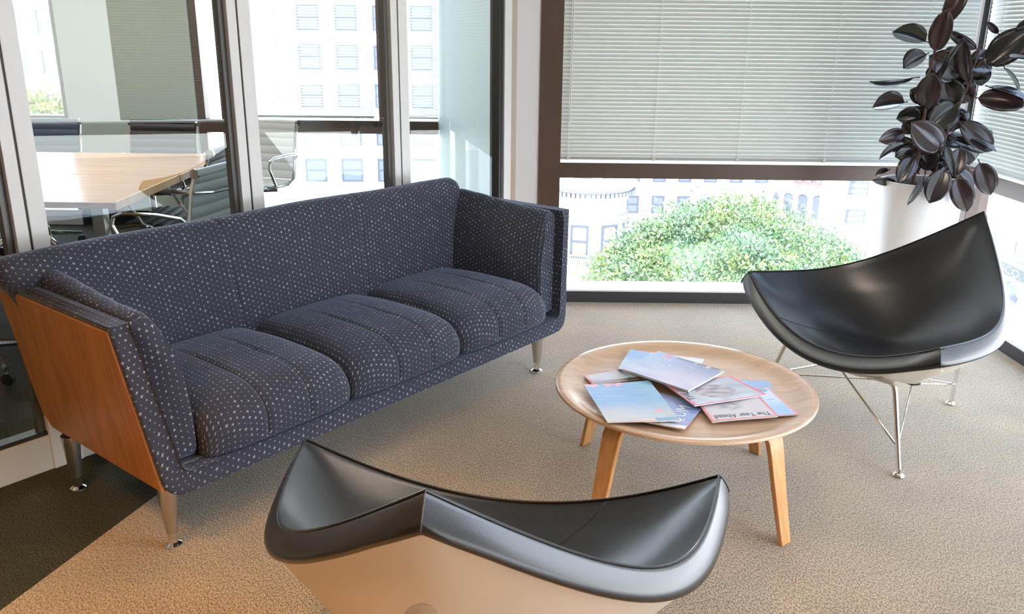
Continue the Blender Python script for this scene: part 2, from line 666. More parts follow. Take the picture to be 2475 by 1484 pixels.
# thin silver channel strip of the corner post
struct(MB().box(2.592, 2.600, 4.99, 5.005, 0.82, 2.75).box(2.610, 2.618, 4.99, 5.005, 0.82, 2.75).build('trim_2', M_sillw), 'silver channel in the window corner')
struct(MB().box(2.562, 2.592, 4.985, 5.01, 0.82, 2.75).build('trim_3', M_gasket), 'dark corner post')
struct(MB().box(2.48, 2.95, 7.0 - 10.3, 4.855 - 7.55, 0, CEIL_H).build('wall_right', M_wallb), 'right wall behind the camera')

# column between the partition and the back window
cp = [SW(2.62, WG), Vector((0.0, 4.853, 0)), Vector((0.14, 4.853, 0)), Vector((0.14, 5.10, 0)), Vector((-0.44, 6.99, 0)), Vector((-0.545, 6.99, 0)), SW(2.57, WG + 0.05)]
struct(MB().prism([(p.x, p.y) for p in cp], 0, CEIL_H).build('wall_back', M_wallw), 'white painted column')
q0, q1 = SW(2.565, WG + 0.045), Vector((-0.575, 6.84, 0))
dd = (q1 - q0).normalized()
nn = Vector((-dd.y, dd.x, 0)) * 0.02
struct(MB().prism([(q0.x + nn.x, q0.y + nn.y), (q1.x + nn.x, q1.y + nn.y), (q1.x, q1.y), (q0.x, q0.y)], 0, CEIL_H).build('wall_right', M_wallg), 'pale green side wall of the meeting room')
a_, b_ = SW(2.622, WG - 0.02), Vector((0.012, 4.846, 0))
struct(MB().prism([(a_.x, a_.y), (b_.x, b_.y), (b_.x, b_.y + 0.03), (a_.x, a_.y + 0.03)], 0, CEIL_H).build('trim_4', M_beige), 'beige corner strip of the column')


# ------------------------------------------------------------------ venetian blinds
def blind(label, width, z_low, z_top, loc, rz, material, tilt=67, pitch=0.0216, depth=0.025, ladders=(), clips=True, wand=None, group=None, sag=0.0):
    root = thing('venetian_blind', label, 'blind', loc, rz, group)
    b = MB()
    n = int((z_top - z_low - 0.03) / pitch)
    ct, st_ = cos(radians(tilt)), sin(radians(tilt))
    for i in range(n):
        zc = z_low + 0.030 + i * pitch
        rows = []
        for x in ((0.0, width) if sag == 0 else [width * k / 8 for k in range(9)]):
            zz = zc - (0 if sag == 0 else sag * (random.random() - .5) * (1 if i < 8 else .3))
            row = []
            for k in range(5):
                t = k / 4 - 0.5
                cr = 0.0034 * (1 - (2 * t) ** 2)
                row.append((x, t * depth * ct - cr * st_, zz - t * depth * st_ * -1 + cr * ct))
            rows.append(row)
        b.loft(rows)
    b.build('slats', material, root, smooth=True)
    MB().box(0, width, -0.013, 0.013, z_low, z_low + 0.018).build('bottom_rail', M_rail, root, bevel=0.003)
    MB().box(0, width, -0.02, 0.02, z_top, z_top + 0.04).build('head_rail', M_rail, root)
    for x in ladders:
        c = MB()
        for y in (-0.0125, 0.0125):
            c.tube([(x, y * 1.05, z_low + 0.01), (x, y * 1.05, z_top)], 0.0011, 5)
        for i in range(n):
            zc = z_low + 0.030 + i * pitch
            c.tube([(x, -0.0135, zc - 0.004), (x, -0.0135, zc + 0.004)], 0.0024, 5)
        c.build('ladder_cord', M_cord, root)
        if clips:
            MB().box(x - 0.009, x + 0.009, -0.0165, 0.0165, z_low - 0.002, z_low + 0.019).build('cord_clip', mat('cream_plastic', (0.62, 0.60, 0.48), 0.4), root, bevel=0.002)
    if wand is not None:
        MB().tube([(wand, -0.03, z_top), (wand - 0.01, -0.035, 1.03)], 0.003, 8).build('tilt_wand', mat('clear_plastic', (0.75, 0.78, 0.80), 0.15), root)
    return root


blind('wide grey-white venetian blind in the window straight ahead, lowered over the bronze rail', 2.262, 0.832, 2.56, (0.236, 4.91, 0), 0, M_slat,
      ladders=(0.07, 0.555, 1.03, 1.52, 2.0), wand=0.135 - 0.05)
blind('venetian blind in the right-hand window beyond the rubber plant', 2.52, 0.832, 2.56, (2.555, 4.885, 0), -pi / 2, M_slat,
      ladders=(0.15, 0.62, 1.10, 1.6, 2.1))
blind('unseen venetian blind added to cut daylight from a right-hand window beside the camera', 1.68, 0.832, 2.56, (2.555, 0.50, 0), -pi / 2, M_slat, ladders=(0.3, 1.3), clips=False)  # unseen blind, put in to hold back daylight near the camera
blind('unseen venetian blind added to cut daylight from the right-hand window behind the camera', 1.35, 0.832, 2.56, (2.555, -1.30, 0), -pi / 2, M_slat, ladders=(0.3, 1.0), clips=False)  # added out of view to darken the room behind the camera

# ------------------------------------------------------------------ glazed partition to the meeting room
PR = place(O_S, AS)


def mullion(s, n):
    r = MB().box(s - 0.045, s - 0.004, WG - 0.03, WG + 0.05, 0.0, CEIL_H, PR).box(s + 0.004, s + 0.060, WG - 0.03, WG + 0.05, 0.0, CEIL_H, PR)
    o = struct(r.build('trim_%d' % n, M_alu, bevel=0.002), 'light grey metal mullion of the glazed partition')
    MB().box(s - 0.004, s + 0.004, WG - 0.024, WG + 0.04, 0.0, CEIL_H, PR).build('gasket', M_gasket, o)
    MB().box(s - 0.070, s - 0.058, WG - 0.012, WG + 0.025, 0.0, CEIL_H, PR).box(s - 0.058, s - 0.045, WG - 0.006, WG + 0.025, 0.0, CEIL_H, PR).build('door_track', M_track, o)


SM = [-1.70, -0.83, 0.042, 0.915, 1.772]
for i, s in enumerate(SM):
    mullion(s, 5 + i)
o = struct(MB().box(2.557, 2.617, WG - 0.03, WG + 0.04, 0, CEIL_H, PR).build('trim_10', M_alu, bevel=0.002), 'light grey end mullion beside the column')
MB().box(2.517, 2.531, WG - 0.025, WG + 0.04, 0, CEIL_H, PR).box(2.537, 2.551, WG - 0.025, WG + 0.04, 0, CEIL_H, PR).build('gasket', M_gasket, o)
MB().box(2.531, 2.537, WG - 0.020, WG + 0.04, 0, CEIL_H, PR).build('metal_bead', M_alu, o)
edges = [-2.4] + SM + [2.59]
for i in range(len(edges) - 1):
    a = edges[i] + (0.06 if i else 0)
    c = edges[i + 1] - 0.074
    g = struct(MB().sheet(a, c, WG, 0.14, CEIL_H, PR).build('window_%d' % (6 + i), M_part), 'clear glass panel of the partition')
struct(MB().box(-2.4, 2.55, WG - 0.025, WG + 0.045, 0.0, 0.130, PR).build('baseboard_left', mat('baseboard_paint', (0.66, 0.65, 0.60), 0.4), bevel=0.002), 'light grey base rail of the glazed partition')
struct(MB().box(-2.4, 2.55, WG - 0.015, WG + 0.035, 0.130, 0.146, PR).build('trim_11', M_gasket), 'black bead above the base rail')

# meeting room outer wall: windows at y = 6.82
MCf = place((0, 6.82, 0), 0)
cw = brown([(-3.50, -3.46, 0.0, 0.1, 0, 2.75), (-2.46, -2.40, 0.0, 0.1, 0, 2.75), (-6.0, -3.5, 0.0, 0.1, 0.74, 0.86), (-2.40, -0.56, 0.0, 0.1, 0.745, 0.845),
            (-6.0, -3.5, 0.0, 0.1, 2.6, 2.75), (-2.40, -0.56, 0.0, 0.1, 2.6, 2.75)], MCf, 'window_12', 'meeting room outer windows')
MB().box(-1.05, -0.955, 0.0, 0.1, 0.845, 2.6, MCf).build('mullion', mat('rosy_brown_post', (0.19, 0.12, 0.11), 0.45), cw)
MB().sheet(-6.0, -3.5, 0.05, 0.12, 0.74, MCf).sheet(-6.0, -3.5, 0.05, 0.86, 2.6, MCf).build('window_pane', M_glass, cw)
MB().sheet(-2.4, -0.56, 0.05, 0.12, 0.745, MCf).sheet(-2.4, -1.05, 0.05, 0.845, 2.6, MCf).sheet(-0.955, -0.56, 0.05, 0.845, 2.6, MCf).build('window_pane', M_glass, cw)
struct(MB().box(-6.0, -0.56, -0.02, 0.12, 0.0, 0.12, MCf).build('baseboard_back', M_sillw), 'white base of the meeting room window')
struct(MB().box(-3.46, -2.46, -0.02, 0.16, 0.0, 2.75, MCf).build('wall_back', mat('grey_green_wall', (0.42, 0.48, 0.44), 0.6)), 'grey-green wall of the meeting room')
struct(MB().box(-6.2, -0.4, 0.1, 0.14, 2.6, 2.75, MCf).build('trim_12', M_ceil), 'meeting room head trim')
blind('half-open white venetian blind in the meeting room, left of the brown post', 1.17, 0.872, 2.56, (-2.245, 6.74, 0), 0, M_slat2, tilt=24, ladders=(0.10, 0.46, 0.86), clips=False, sag=0.004)
blind('narrow white venetian blind in the meeting room, beside the pale green wall', 0.36, 0.872, 2.56, (-0.945, 6.74, 0), 0, M_slat2, tilt=24, ladders=(0.13,), clips=False, sag=0.003)

# ------------------------------------------------------------------ sofa  (local x along, y back, z up)
def arc_uv(rows, u_along=True, scale=1.0):
    """UVs in metres: v = arc length along each row, u = distance between rows (first point)"""
    us = []
    acc = 0.0
    mid = len(rows[0]) // 2
    for i, r in enumerate(rows):
        if i:
            acc += (Vector(r[mid]) - Vector(rows[i - 1][mid])).length
        line, L = [], 0.0
        for j, p in enumerate(r):
            if j:
                L += (Vector(p) - Vector(r[j - 1])).length
            line.append((acc, L))
        line.append((acc, L + (Vector(r[-1]) - Vector(r[0])).length))
        us.append(line)
    return us


def round_poly(pts, rad, seg=5):
    """rounded closed polygon; rad list"""
    out = []
    n = len(pts)
    for i in range(n):
        p, a, c = Vector(pts[i]), Vector(pts[i - 1]), Vector(pts[(i + 1) % n])
        r = rad[i] if isinstance(rad, (list, tuple)) else rad
        d1, d2 = (a - p), (c - p)
        k1, k2 = min(r, d1.length * .49), min(r, d2.length * .49)
        A, B = p + d1.normalized() * k1, p + d2.normalized() * k2
        for t in [j / seg for j in range(seg + 1)]:
            out.append((1 - t) ** 2 * A + 2 * t * (1 - t) * p + t * t * B)
    return out


sofa = thing('sofa', 'long three-seat sofa in dark blue-grey cross-patterned cloth with cherry side panels', 'sofa', O_S, AS)
CX = 0.965
# U shaped shell seen from the front: outer and inner outline
def shell_pair():
    outer, inner = [], []
    o_pts = [(-1.097, 0.738), (-1.0, 0.205), (1.0, 0.205), (1.097, 0.738)]
    i_pts = [(-1.040, 0.738), (-0.945, 0.272), (0.945, 0.272), (1.040, 0.738)]

    def path(P, r):
        res = [Vector(P[0])]
        for k in range(1, 9):
            res.append(Vector(P[0]).lerp(Vector(P[1]), k / 9 * 0.86))
        for i in (1, 2):
            p, a, c = Vector(P[i]), Vector(P[i - 1]), Vector(P[i + 1])
            A, B = p + (a - p).normalized() * r, p + (c - p).normalized() * r
            for j in range(7):
                t = j / 6
                res.append((1 - t) ** 2 * A + 2 * t * (1 - t) * p + t * t * B)
            if i == 1:
                for k in range(1, 16):
                    res.append(B.lerp(Vector(P[2]) + Vector((-r, 0)), k / 16))
        for k in range(1, 9):
            res.append(Vector(P[2]).lerp(Vector(P[3]), 0.14 + k / 9 * 0.86))
        res.append(Vector(P[3]))
        return res
    return path(o_pts, 0.070), path(i_pts, 0.035)


so, si = shell_pair()


def wfront(z):
    return -0.092 + (z - 0.205) * 0.165


WB = 0.73
mb = MB()


def wback(z):
    return 0.66 + (z - 0.205) * 0.12


def lean(z):
    return 0.034 * (z - 0.205) / 0.533 - 0.010


def P3(p, w):
    return (CX + lean(p.y) + p.x, w, p.y)


ns = len(so)
Lo = [0]
for i in range(1, ns):
    Lo.append(Lo[-1] + (so[i] - so[i - 1]).length)
NW = 6
def strip(fa, fb, ua, ub):
    rows, uvs = [], []
    nw = 2 if abs(ub - ua) < 0.1 else NW
    for k in range(nw + 1):
        t = k / nw
        rows.append([tuple(Vector(fa[i]).lerp(Vector(fb[i]), t)) for i in range(ns)])
        uvs.append([(Lo[i], ua + (ub - ua) * t) for i in range(ns)] + [(0, 0)])
    mb.loft(rows, uvs=uvs)


of = [P3(p, wfront(p.y)) for p in so]
ob = [P3(p, wback(p.y)) for p in so]
inf = [P3(p, wfront(p.y)) for p in si]
inb = [P3(p, wback(p.y)) for p in si]
strip(of, ob, 0, 0.76)
strip(inf, of, 0.9, 0.96)
strip(inf, inb, 0, 0.76)
strip(inb, ob, 0.9, 0.96)
for e in (0, -1):
    mb.add([of[e], ob[e], inb[e], inf[e]], [(0, 1, 2, 3)], [[(0.003, 0.0), (0.003, 0.76), (0.063, 0.76), (0.063, 0.0)]])
frame = mb.build('frame', M_fabric, sofa, smooth=True, auto=45)
bv = frame.modifiers.new('weld', 'WELD')
bv.merge_threshold = 0.0005
bv = frame.modifiers.new('bevel', 'BEVEL')
bv.width = 0.009
bv.segments = 3
bv.limit_method = 'ANGLE'
bv.angle_limit = radians(50)

# cherry side panels
for sgn in (-1, 1):
    mb = MB()
    corners = [(0.232, wfront(0.232) + 0.014), (0.722, wfront(0.722) + 0.014), (0.722, wback(0.722) - 0.01), (0.275, wback(0.275) - 0.012), (0.232, wback(0.232) - 0.06)]
    def xs(z, off):
        return CX + lean(z) + sgn * (1.0 + (z - 0.205) / 0.533 * 0.097 + off)
    lo = [(xs(z, -0.006), w, z) for z, w in corners]
    hi = [(xs(z, 0.006), w, z) for z, w in corners]
    n = len(corners)
    mb.add(lo + hi, [tuple(range(n)), tuple(range(2 * n - 1, n - 1, -1))] + [(i, (i + 1) % n, n + (i + 1) % n, n + i) for i in range(n)])
    mb.build('side_panel', M_cherry, sofa, bevel=0.003)

# back rest: profile swept along the sofa
bp_pts = [(0.490, 0.285), (0.497, 0.45), (0.540, 0.70), (0.556, 0.800), (0.60, 0.845), (0.665, 0.835), (0.705, 0.79), (0.715, 0.55), (0.675, 0.285)]
prof = round_poly(bp_pts, [0.01, 0.1, 0.08, 0.05, 0.05, 0.05, 0.05, 0.1, 0.01], 5)
rows = []
SEAMS = (-0.33, 0.33)
xsb = sorted(set([round(-1.0 + 2.0 * k / 80, 4) for k in range(81)] + [s + d for s in SEAMS for d in (-0.012, -0.006, 0, 0.006, 0.012)] + [-0.997, -0.99, 0.99, 0.997]))
for x in xsb:
    d = min(abs(x - s) for s in SEAMS)
    dent = -0.006 * math.exp(-(d / 0.006) ** 2)
    endk = max(0.0, (abs(x) - 0.95) / 0.05)
    sh = 1 - 0.30 * endk ** 3
    c = Vector((0.61, 0.55))
    row = []
    for p in prof:
        q = c + (p - c) * sh
        nrm = (p - c).normalized()
        q = q + nrm * dent
        # end of the back follows the slope of the arm
        xx = CX + x * (0.935 + 0.085 * (q.y - 0.28) / 0.5) + (0.10 * x * smoothstep(0.5, 1.0, -x) * smoothstep(0.6, 0.8, q.y) if x < 0 else 0)
        # slight crown
        row.append((xx, q.x + 0.004 * sin(x * 9), q.y - 0.012 * (x ** 4) + 0.003 * sin(7 * x + 1)))
    rows.append(row)
mb = MB().loft(rows, closed=True, cap=True, uvs=arc_uv(rows))
mb.build('backrest', M_fabric, sofa, smooth=True, auto=60)
rows = []
bpz = [(0.60, 0.22), (wback(0.26) - 0.004, 0.22), (wback(0.74) + 0.01, 0.74), (0.66, 0.76)]
for x in (-0.97, 0.97):
    rows.append([(CX + x * (1 + 0.06 * (q[1] - 0.22) / 0.5), q[0], q[1]) for q in bpz])
MB().loft(rows, closed=True, cap=True, uvs=arc_uv(rows)).build('back_panel', M_fabric, sofa, bevel=0.008)

# arm pads
for sgn in (-1, 1):
    rows = []
    NA = 26
    for k in range(NA + 1):
        t = k / NA
        endk = max(0, 1 - t * 26 / 2.2) if t < 0.1 else 0
        def q(si_, z):
            return (si_, z)
        # section: outward edge to inward edge, bulging inside
        sec = [(1.030, 0.735), (0.942, 0.285), (0.868, 0.282), (0.862, 0.42), (0.885, 0.58), (0.935, 0.700), (0.975, 0.752)]
        rp = round_poly(sec, [0.02, 0.015, 0.02, 0.1, 0.1, 0.06, 0.03], 4)
        c = Vector((0.95, 0.50))
        row = []
        for p in rp:
            g = 1 - 0.10 * endk
            pp = c + (p - c) * g
            wz = wfront(pp.y) + 0.012
            w0 = wz + 0.022 * (1 - sqrt(max(0, 1 - (1 - min(1, t * 13)) ** 2))) - 0.012 * (1 - t) * math.exp(-((pp.x - 0.91) / 0.03) ** 2) * (t < 0.02)
            w = w0 + (0.60 - w0) * t
            zz = pp.y + (0.0012 * sin(w * 60) * math.exp(-((pp.y - 0.75) / 0.03) ** 2)) + 0.035 * smoothstep(0.2, 1.0, t) * max(0, (pp.y - 0.55) / 0.2)
            row.append((CX + lean(zz) + sgn * pp.x, w, zz))
        rows.append(row)
    mb = MB().loft(rows, closed=True, cap=True, uvs=arc_uv(rows))
    mb.build('arm_pad', M_fabric, sofa, smooth=True, auto=50)

# seat deck edge and seat cushions
MB().box(CX - 0.93, CX + 0.93, wfront(0.275) + 0.045, 0.5, 0.266, 0.2740).build('seat_deck', mat('silver_edging', (0.22, 0.23, 0.25), 0.4), sofa)
CWD = 0.576
for c in range(3):
    x0 = CX - 1.5 * CWD + c * CWD + 0.003
    x1 = x0 + CWD - 0.006
    rows = []
    sd = [0.0, 0.003, 0.01, 0.02, 0.035, 0.055]
    xs_ = [x0 + d for d in sd] + [x0 + 0.055 + (CWD - 0.116) * k / 52 for k in range(1, 52)] + [x1 - d for d in sd[::-1]]
    for x in xs_:
        t = (x - x0) / (x1 - x0)
        e = min(x - x0, x1 - x) / 0.055
        k = sqrt(max(0, 1 - (1 - min(1, e)) ** 2))
        sh = 0.035 * (1 - k)
        crown = 0.030 * (1 - (2 * t - 1) ** 4)
        seam = min(abs(t - 0.36), abs(t - 0.66))
        groove = 0.0085 * math.exp(-(seam * CWD / 0.005) ** 2)
        fold = 0.0022 * sin((t - 0.51) * CWD * 330) * math.exp(-((t - 0.55) / 0.14) ** 2)
        z1 = 0.430 + crown - sh
        zf = 0.2765
        yf = -0.086 - 0.020 * (1 - (2 * t - 1) ** 4) + sh * 0.5
        pts = [(0.505, zf + 0.01), (0.505, z1 - 0.012), (0.30, z1 + 0.004), (0.06, z1), (-0.035, z1 - 0.018), (yf + 0.004, z1 - 0.075), (yf + 0.006, zf + 0.02), (yf + 0.016, zf)]
        rp = round_poly(pts, [0.01, 0.02, 0.1, 0.06, 0.05, 0.05, 0.03, 0.01], 5)
        row = []
        for p in rp:
            fw = smoothstep(0.25, -0.08, p.x)
            nrm = (p - Vector((0.2, 0.33))).normalized()
            if p.y < zf + 0.012:
                nrm = Vector((0, 0))
            q = p - nrm * (groove * smoothstep(0.5, 0.3, p.x) + fold * fw)
            row.append((x, q.x, q.y))
        rows.append(row)
    MB().loft(rows, closed=True, cap=True, uvs=arc_uv(rows)).build('seat_cushion', M_fabric, sofa, smooth=True, auto=60)

# turned legs: two in front, two behind
legp = [(0.0, 0.206), (0.030, 0.206), (0.030, 0.195), (0.024, 0.12), (0.017, 0.05), (0.0145, 0.028), (0.015, 0.016), (0.026, 0.008), (0.027, 0.003), (0.024, 0.0), (0.0, 0.0)]
for (x, y) in ((0.0, 0.0), (1.858, 0.0), (-0.02, 0.563), (1.88, 0.563)):
    lg = MB().lathe(legp[1:5], (x, y, 0), 24).build('leg', M_satin, sofa, smooth=True)
    MB().lathe(legp[4:10], (x, y, 0), 24).build('foot', M_chrome, lg, smooth=True)

# ------------------------------------------------------------------ coffee table
TX, TY = 0.582, 2.686
table = thing('coffee_table', 'round low coffee table in pale ash plywood with dished top and bent legs', 'coffee table', (TX, TY, 0))
RT = 0.432
tp = [(0.0, 0.371), (0.30, 0.371), (0.345, 0.3725), (0.372, 0.378), (0.392, 0.386), (0.412, 0.3905), (0.430, 0.3915), (0.4325, 0.389), (0.4325, 0.382), (0.425, 0.3795), (0.405, 0.378), (0.372, 0.366), (0.345, 0.3605), (0.30, 0.359), (0.0, 0.359)]
mb = MB()
SEG = 96
rows = [[(r * cos(2 * pi * k / SEG), r * sin(2 * pi * k / SEG), z) for k in range(SEG)] for r, z in tp[1:-1]]
mb.loft(rows, closed=True, cap=True)
mb.build('tabletop', M_ash, table, smooth=True, auto=50)
for ang in (-50.6, 37.4, 131.7, 223.5):
    a = radians(ang)
    path = [(0.20, 0.352), (0.27, 0.352), (0.318, 0.350), (0.343, 0.338), (0.357, 0.318), (0.366, 0.285), (0.380, 0.22), (0.405, 0.11), (0.432, 0.0)]
    wd = [0.034, 0.034, 0.034, 0.034, 0.034, 0.033, 0.031, 0.027, 0.023]
    th = 0.0165
    rows = []
    for i, (r, z) in enumerate(path):
        if i == 0:
            t = Vector((1, 0))
        elif i == len(path) - 1:
            t = (Vector(path[-1]) - Vector(path[-2])).normalized()
        else:
            t = (Vector(path[i + 1]) - Vector(path[i - 1])).normalized()
        n_ = Vector((-t.y, t.x))
        if i == len(path) - 1:
            n_ = Vector((1, 0)) if n_.x > 0 else Vector((-1, 0))
            n_ = Vector((1, 0))
        else:
            pass
        q = []
        for sg, wi in ((0, -1), (0, 1), (1, 1), (1, -1)):
            off = n_ * (th * (0.0 if sg == 0 else 1.0))
            if i < len(path) - 1:
                rr, zz = r + off.x * (1), z + off.y - (th if i == 0 else 0) * 0
            else:
                rr, zz = r + off.x, z
            q.append((rr * cos(a) - wi * wd[i] * sin(a), rr * sin(a) + wi * wd[i] * cos(a), zz - 0.0095 * (1 if False else 0)))
        rows.append(q)
    mb = MB().loft([[(p[0], p[1], min(p[2], 0.3625) if p[2] > 0.3 else p[2]) for p in r] for r in rows], closed=True, cap=True)
    mb.build('leg', M_ashleg, table, smooth=True, auto=30, bevel=0.0025)

# ------------------------------------------------------------------ magazines
M_cover = vcol_material('glossy_cover_print')
M_paper = mat('magazine_pages', (0.80, 0.77, 0.70), 0.6)
M_ink = mat('dark_ink', (0.09, 0.11, 0.17), 0.3)
M_inkw = mat('white_ink', (0.85, 0.88, 0.95), 0.3)
M_inkp = mat('coral_ink', (0.85, 0.30, 0.30), 0.3)


def magazine(label, C4, z0, t, colf, texts=(), curl=0.0, name='magazine', spine=None):
    """C4: corners (x,y[,dz]) of the cover: u0v1(top-left as laid out), u1v1, u1v0, u0v0"""
    c = [Vector((p[0], p[1], p[2] if len(p) > 2 else 0.0)) for p in C4]
    cen = sum(c, Vector()) / 4
    root = thing(name, label, 'magazine', (cen.x, cen.y, z0), 0, 'magazines spread on the coffee table')

    def pos(u, v, h=0.0):
        p = (c[0] * (1 - u) * v + c[1] * u * v + c[2] * u * (1 - v) + c[3] * (1 - u) * (1 - v))
        w = curl * (abs(2 * u - 1) ** 2.5) * (0.4 + 0.6 * (1 - v)) + 0.0012 * sin(u * 5 + v * 3)
        return Vector((p.x - cen.x, p.y - cen.y, p.z + h + w + 0.0012))
    NU, NV = 40, 52
    rows = [[pos(i / NU, j / NV, t - 0.0004) for i in range(NU + 1)] for j in range(NV + 1)]
    b = MB().loft(rows)
    cov = b.build('cover', M_cover, root, smooth=True)
    ca = cov.data.color_attributes.new(name='print', type='FLOAT_COLOR', domain='POINT')
    k = 0
    for j in range(NV + 1):
        for i in range(NU + 1):
            cc = colf(i / NU, j / NV)
            ca.data[k].color = (*cc, 1)
            k += 1
    # page block
    bl = []
    NE = 16
    ring = [(i / NE, 0) for i in range(NE)] + [(1, i / NE) for i in range(NE)] + [(1 - i / NE, 1) for i in range(NE)] + [(0, 1 - i / NE) for i in range(NE)]
    rows = []
    for h in (0.0, t * 0.5, t - 0.0006):
        rows.append([pos(0.006 + u * 0.988, 0.004 + v * 0.992, h) for u, v in ring])
    pb = MB().loft(rows, closed=True)
    pb.loft([[pos(0.006 + i / 10 * 0.988, 0.004 + j / 12 * 0.992, 0.0) for i in range(11)] for j in range(13)])
    pb.build('pages', M_paper, root)
    for (txt, u0, v0, uw, vh, rot, m) in texts:
        vs_, fs = text_mesh(txt)
        xs1 = [v.x for v in vs_]
        ys1 = [v.y for v in vs_]
        ax, bx, ay, by = min(xs1), max(xs1), min(ys1), max(ys1)
        pts = []
        for v in vs_:
            a, d = (v.x - ax) / (bx - ax), (v.y - ay) / (by - ay)
            for _ in range(rot // 90):
                a, d = 1 - d, a
            pts.append(pos(u0 + a * uw, v0 + d * vh, t + 0.0003))
        MB().add(pts, fs).build('printed_title', m, root)
    return root


def lerp3(a, b, t):
    t = max(0, min(1, t))
    return tuple(a[i] + (b[i] - a[i]) * t for i in range(3))


def nse(u, v, s=1.0, k=0):
    return 0.5 + 0.25 * (sin(u * 7 * s + 3.1 * k + 2 * sin(v * 5 * s + k)) + sin(v * 11 * s + 1.7 * k + 1.5 * sin(u * 4 * s)))


def cov_blue(u, v):          # large blue landscape cover
    c = lerp3((0.66, 0.62, 0.56), (0.20, 0.42, 0.72), smoothstep(0.12, 0.62, v + 0.08 * nse(u, v, 1.4)))
    c = lerp3(c, (0.30, 0.55, 0.85), 0.45 * nse(u * .6, v * 3, 2, 1))
    c = lerp3(c, (0.40, 0.66, 0.74), 0.6 * smoothstep(0.5, 1, u) * v)
    if (0.02 < u < 0.22 and v > 0.965 - 0.07 * (1 - abs(u - 0.12) / 0.10)) or (0.28 < u < 0.58 and v > 0.945 - 0.03 * (sin(u * 40) > 0)):
        c = (0.88, 0.42, 0.50)
    if (u - 0.82) ** 2 + ((v - 0.24) * 1.2) ** 2 < 0.0030:
        c = lerp3(c, (0.92, 0.42, 0.50), 0.8)
    if v < 0.035 and 0.30 < u < 0.70:
        c = (0.85, 0.48, 0.45)
    if v < 0.075 and u > 0.68:
        c = (0.18, 0.38, 0.58)
    return c


def cov_dusk(u, v):
    c = lerp3((0.62, 0.58, 0.72), (0.22, 0.28, 0.48), smoothstep(0.3, 1.0, v))
    c = lerp3(c, (0.42, 0.55, 0.80), 0.7 * smoothstep(0.75, 0.1, u))
    c = lerp3(c, (0.78, 0.74, 0.84), 0.5 * smoothstep(0.5, 0.15, v) * nse(u, v, 1.5, 2))
    if v > 0.93 and 0.30 < u:
        c = lerp3(c, (0.13, 0.12, 0.16), 0.75)
    if v > 0.90 and (int(u * 26) % 5 == 0) and u > 0.45:
        c = (0.60, 0.52, 0.42)
    if 0.83 < v < 0.95 and 0.16 < u < 0.27:
        c = lerp3(c, (0.80, 0.25, 0.33), 0.75)
    return c


def cov_pink(u, v):
    if u < 0.03 or u > 0.97 or v < 0.025 or v > 0.975:
        return (0.80, 0.16, 0.22)
    c = lerp3((0.60, 0.60, 0.66), (0.34, 0.40, 0.50), 0.8 * nse(u, v, 1.6, 3))
    if ((u - 0.5) / 0.26) ** 2 + ((v - 0.45) / 0.30) ** 2 < 1:
        c = lerp3((0.62, 0.50, 0.50), (0.20, 0.20, 0.26), nse(u, v, 3, 1))
    if v < 0.2:
        c = lerp3(c, (0.72, 0.80, 0.88), 0.6 * nse(u * 2, v, 2, 4))
    return c


def cov_year(u, v):
    if u < 0.035 or u > 0.97 or v < 0.022 or v > 0.975:
        return (0.84, 0.24, 0.24)
    c = (0.66, 0.61, 0.62)
    d = ((u - 0.42) / 0.28) ** 2 + ((v - 0.52) / 0.26) ** 2
    if d < 1:
        c = lerp3(c, (0.34, 0.32, 0.38), (1 - d) * 1.2 * nse(u, v, 4, 2))
    return c


def cov_sky(u, v):
    if u > 0.965 or v < 0.02 or v > 0.98:
        return (0.84, 0.34, 0.36)
    c = lerp3((0.36, 0.58, 0.86), (0.62, 0.72, 0.86), smoothstep(0.25, 0.6, v))
    if ((u - 0.82) / 0.12) ** 2 + ((v - 0.90) / 0.07) ** 2 < 1:
        c = (0.24, 0.38, 0.52)
    if 0.55 < v < 0.565 and 0.75 < u < 0.9:
        c = (0.2, 0.3, 0.45)
    return c


def cov_card(u, v):
    return (0.30, 0.52, 0.82) if u < 0.62 else lerp3((0.26, 0.40, 0.66), (0.36, 0.5, 0.74), nse(u, v, 5, 1))


def cov_face(u, v):
    c = lerp3((0.24, 0.33, 0.62), (0.36, 0.44, 0.72), nse(u, v, 1.2, 5))
    if ((u - 0.45) / 0.20) ** 2 + ((v - 0.45) / 0.22) ** 2 < 1:
        c = lerp3((0.74, 0.56, 0.48), (0.60, 0.42, 0.36), nse(u, v, 2, 2))
    if v < 0.10:
        c = (0.86, 0.85, 0.84)
        if 0.34 < u < 0.55 and v > 0.03:
            c = (0.74, 0.56, 0.26)
        if 0.56 < u < 0.72 and v > 0.04:
            c = (0.10, 0.12, 0.15)
    if 0.84 < u < 0.98 and 0.16 < v < 0.28:
        c = (0.45, 0.38, 0.72)
    return c


def cov_grey(u, v):
    if u < 0.05 or v > 0.96:
        return (0.82, 0.30, 0.34)
    c = lerp3((0.62, 0.60, 0.66), (0.52, 0.52, 0.60), nse(u, v, 2, 3))
    if 0.55 < u < 0.62 or (0.66 < u < 0.70 and 0.3 < v < 0.8):
        c = (0.30, 0.33, 0.42)
    return c


def cov_pale(u, v):
    return lerp3((0.28, 0.48, 0.80), (0.62, 0.78, 0.92), smoothstep(0.75, 0.2, v)) if u < 0.30 else (0.76, 0.78, 0.84)


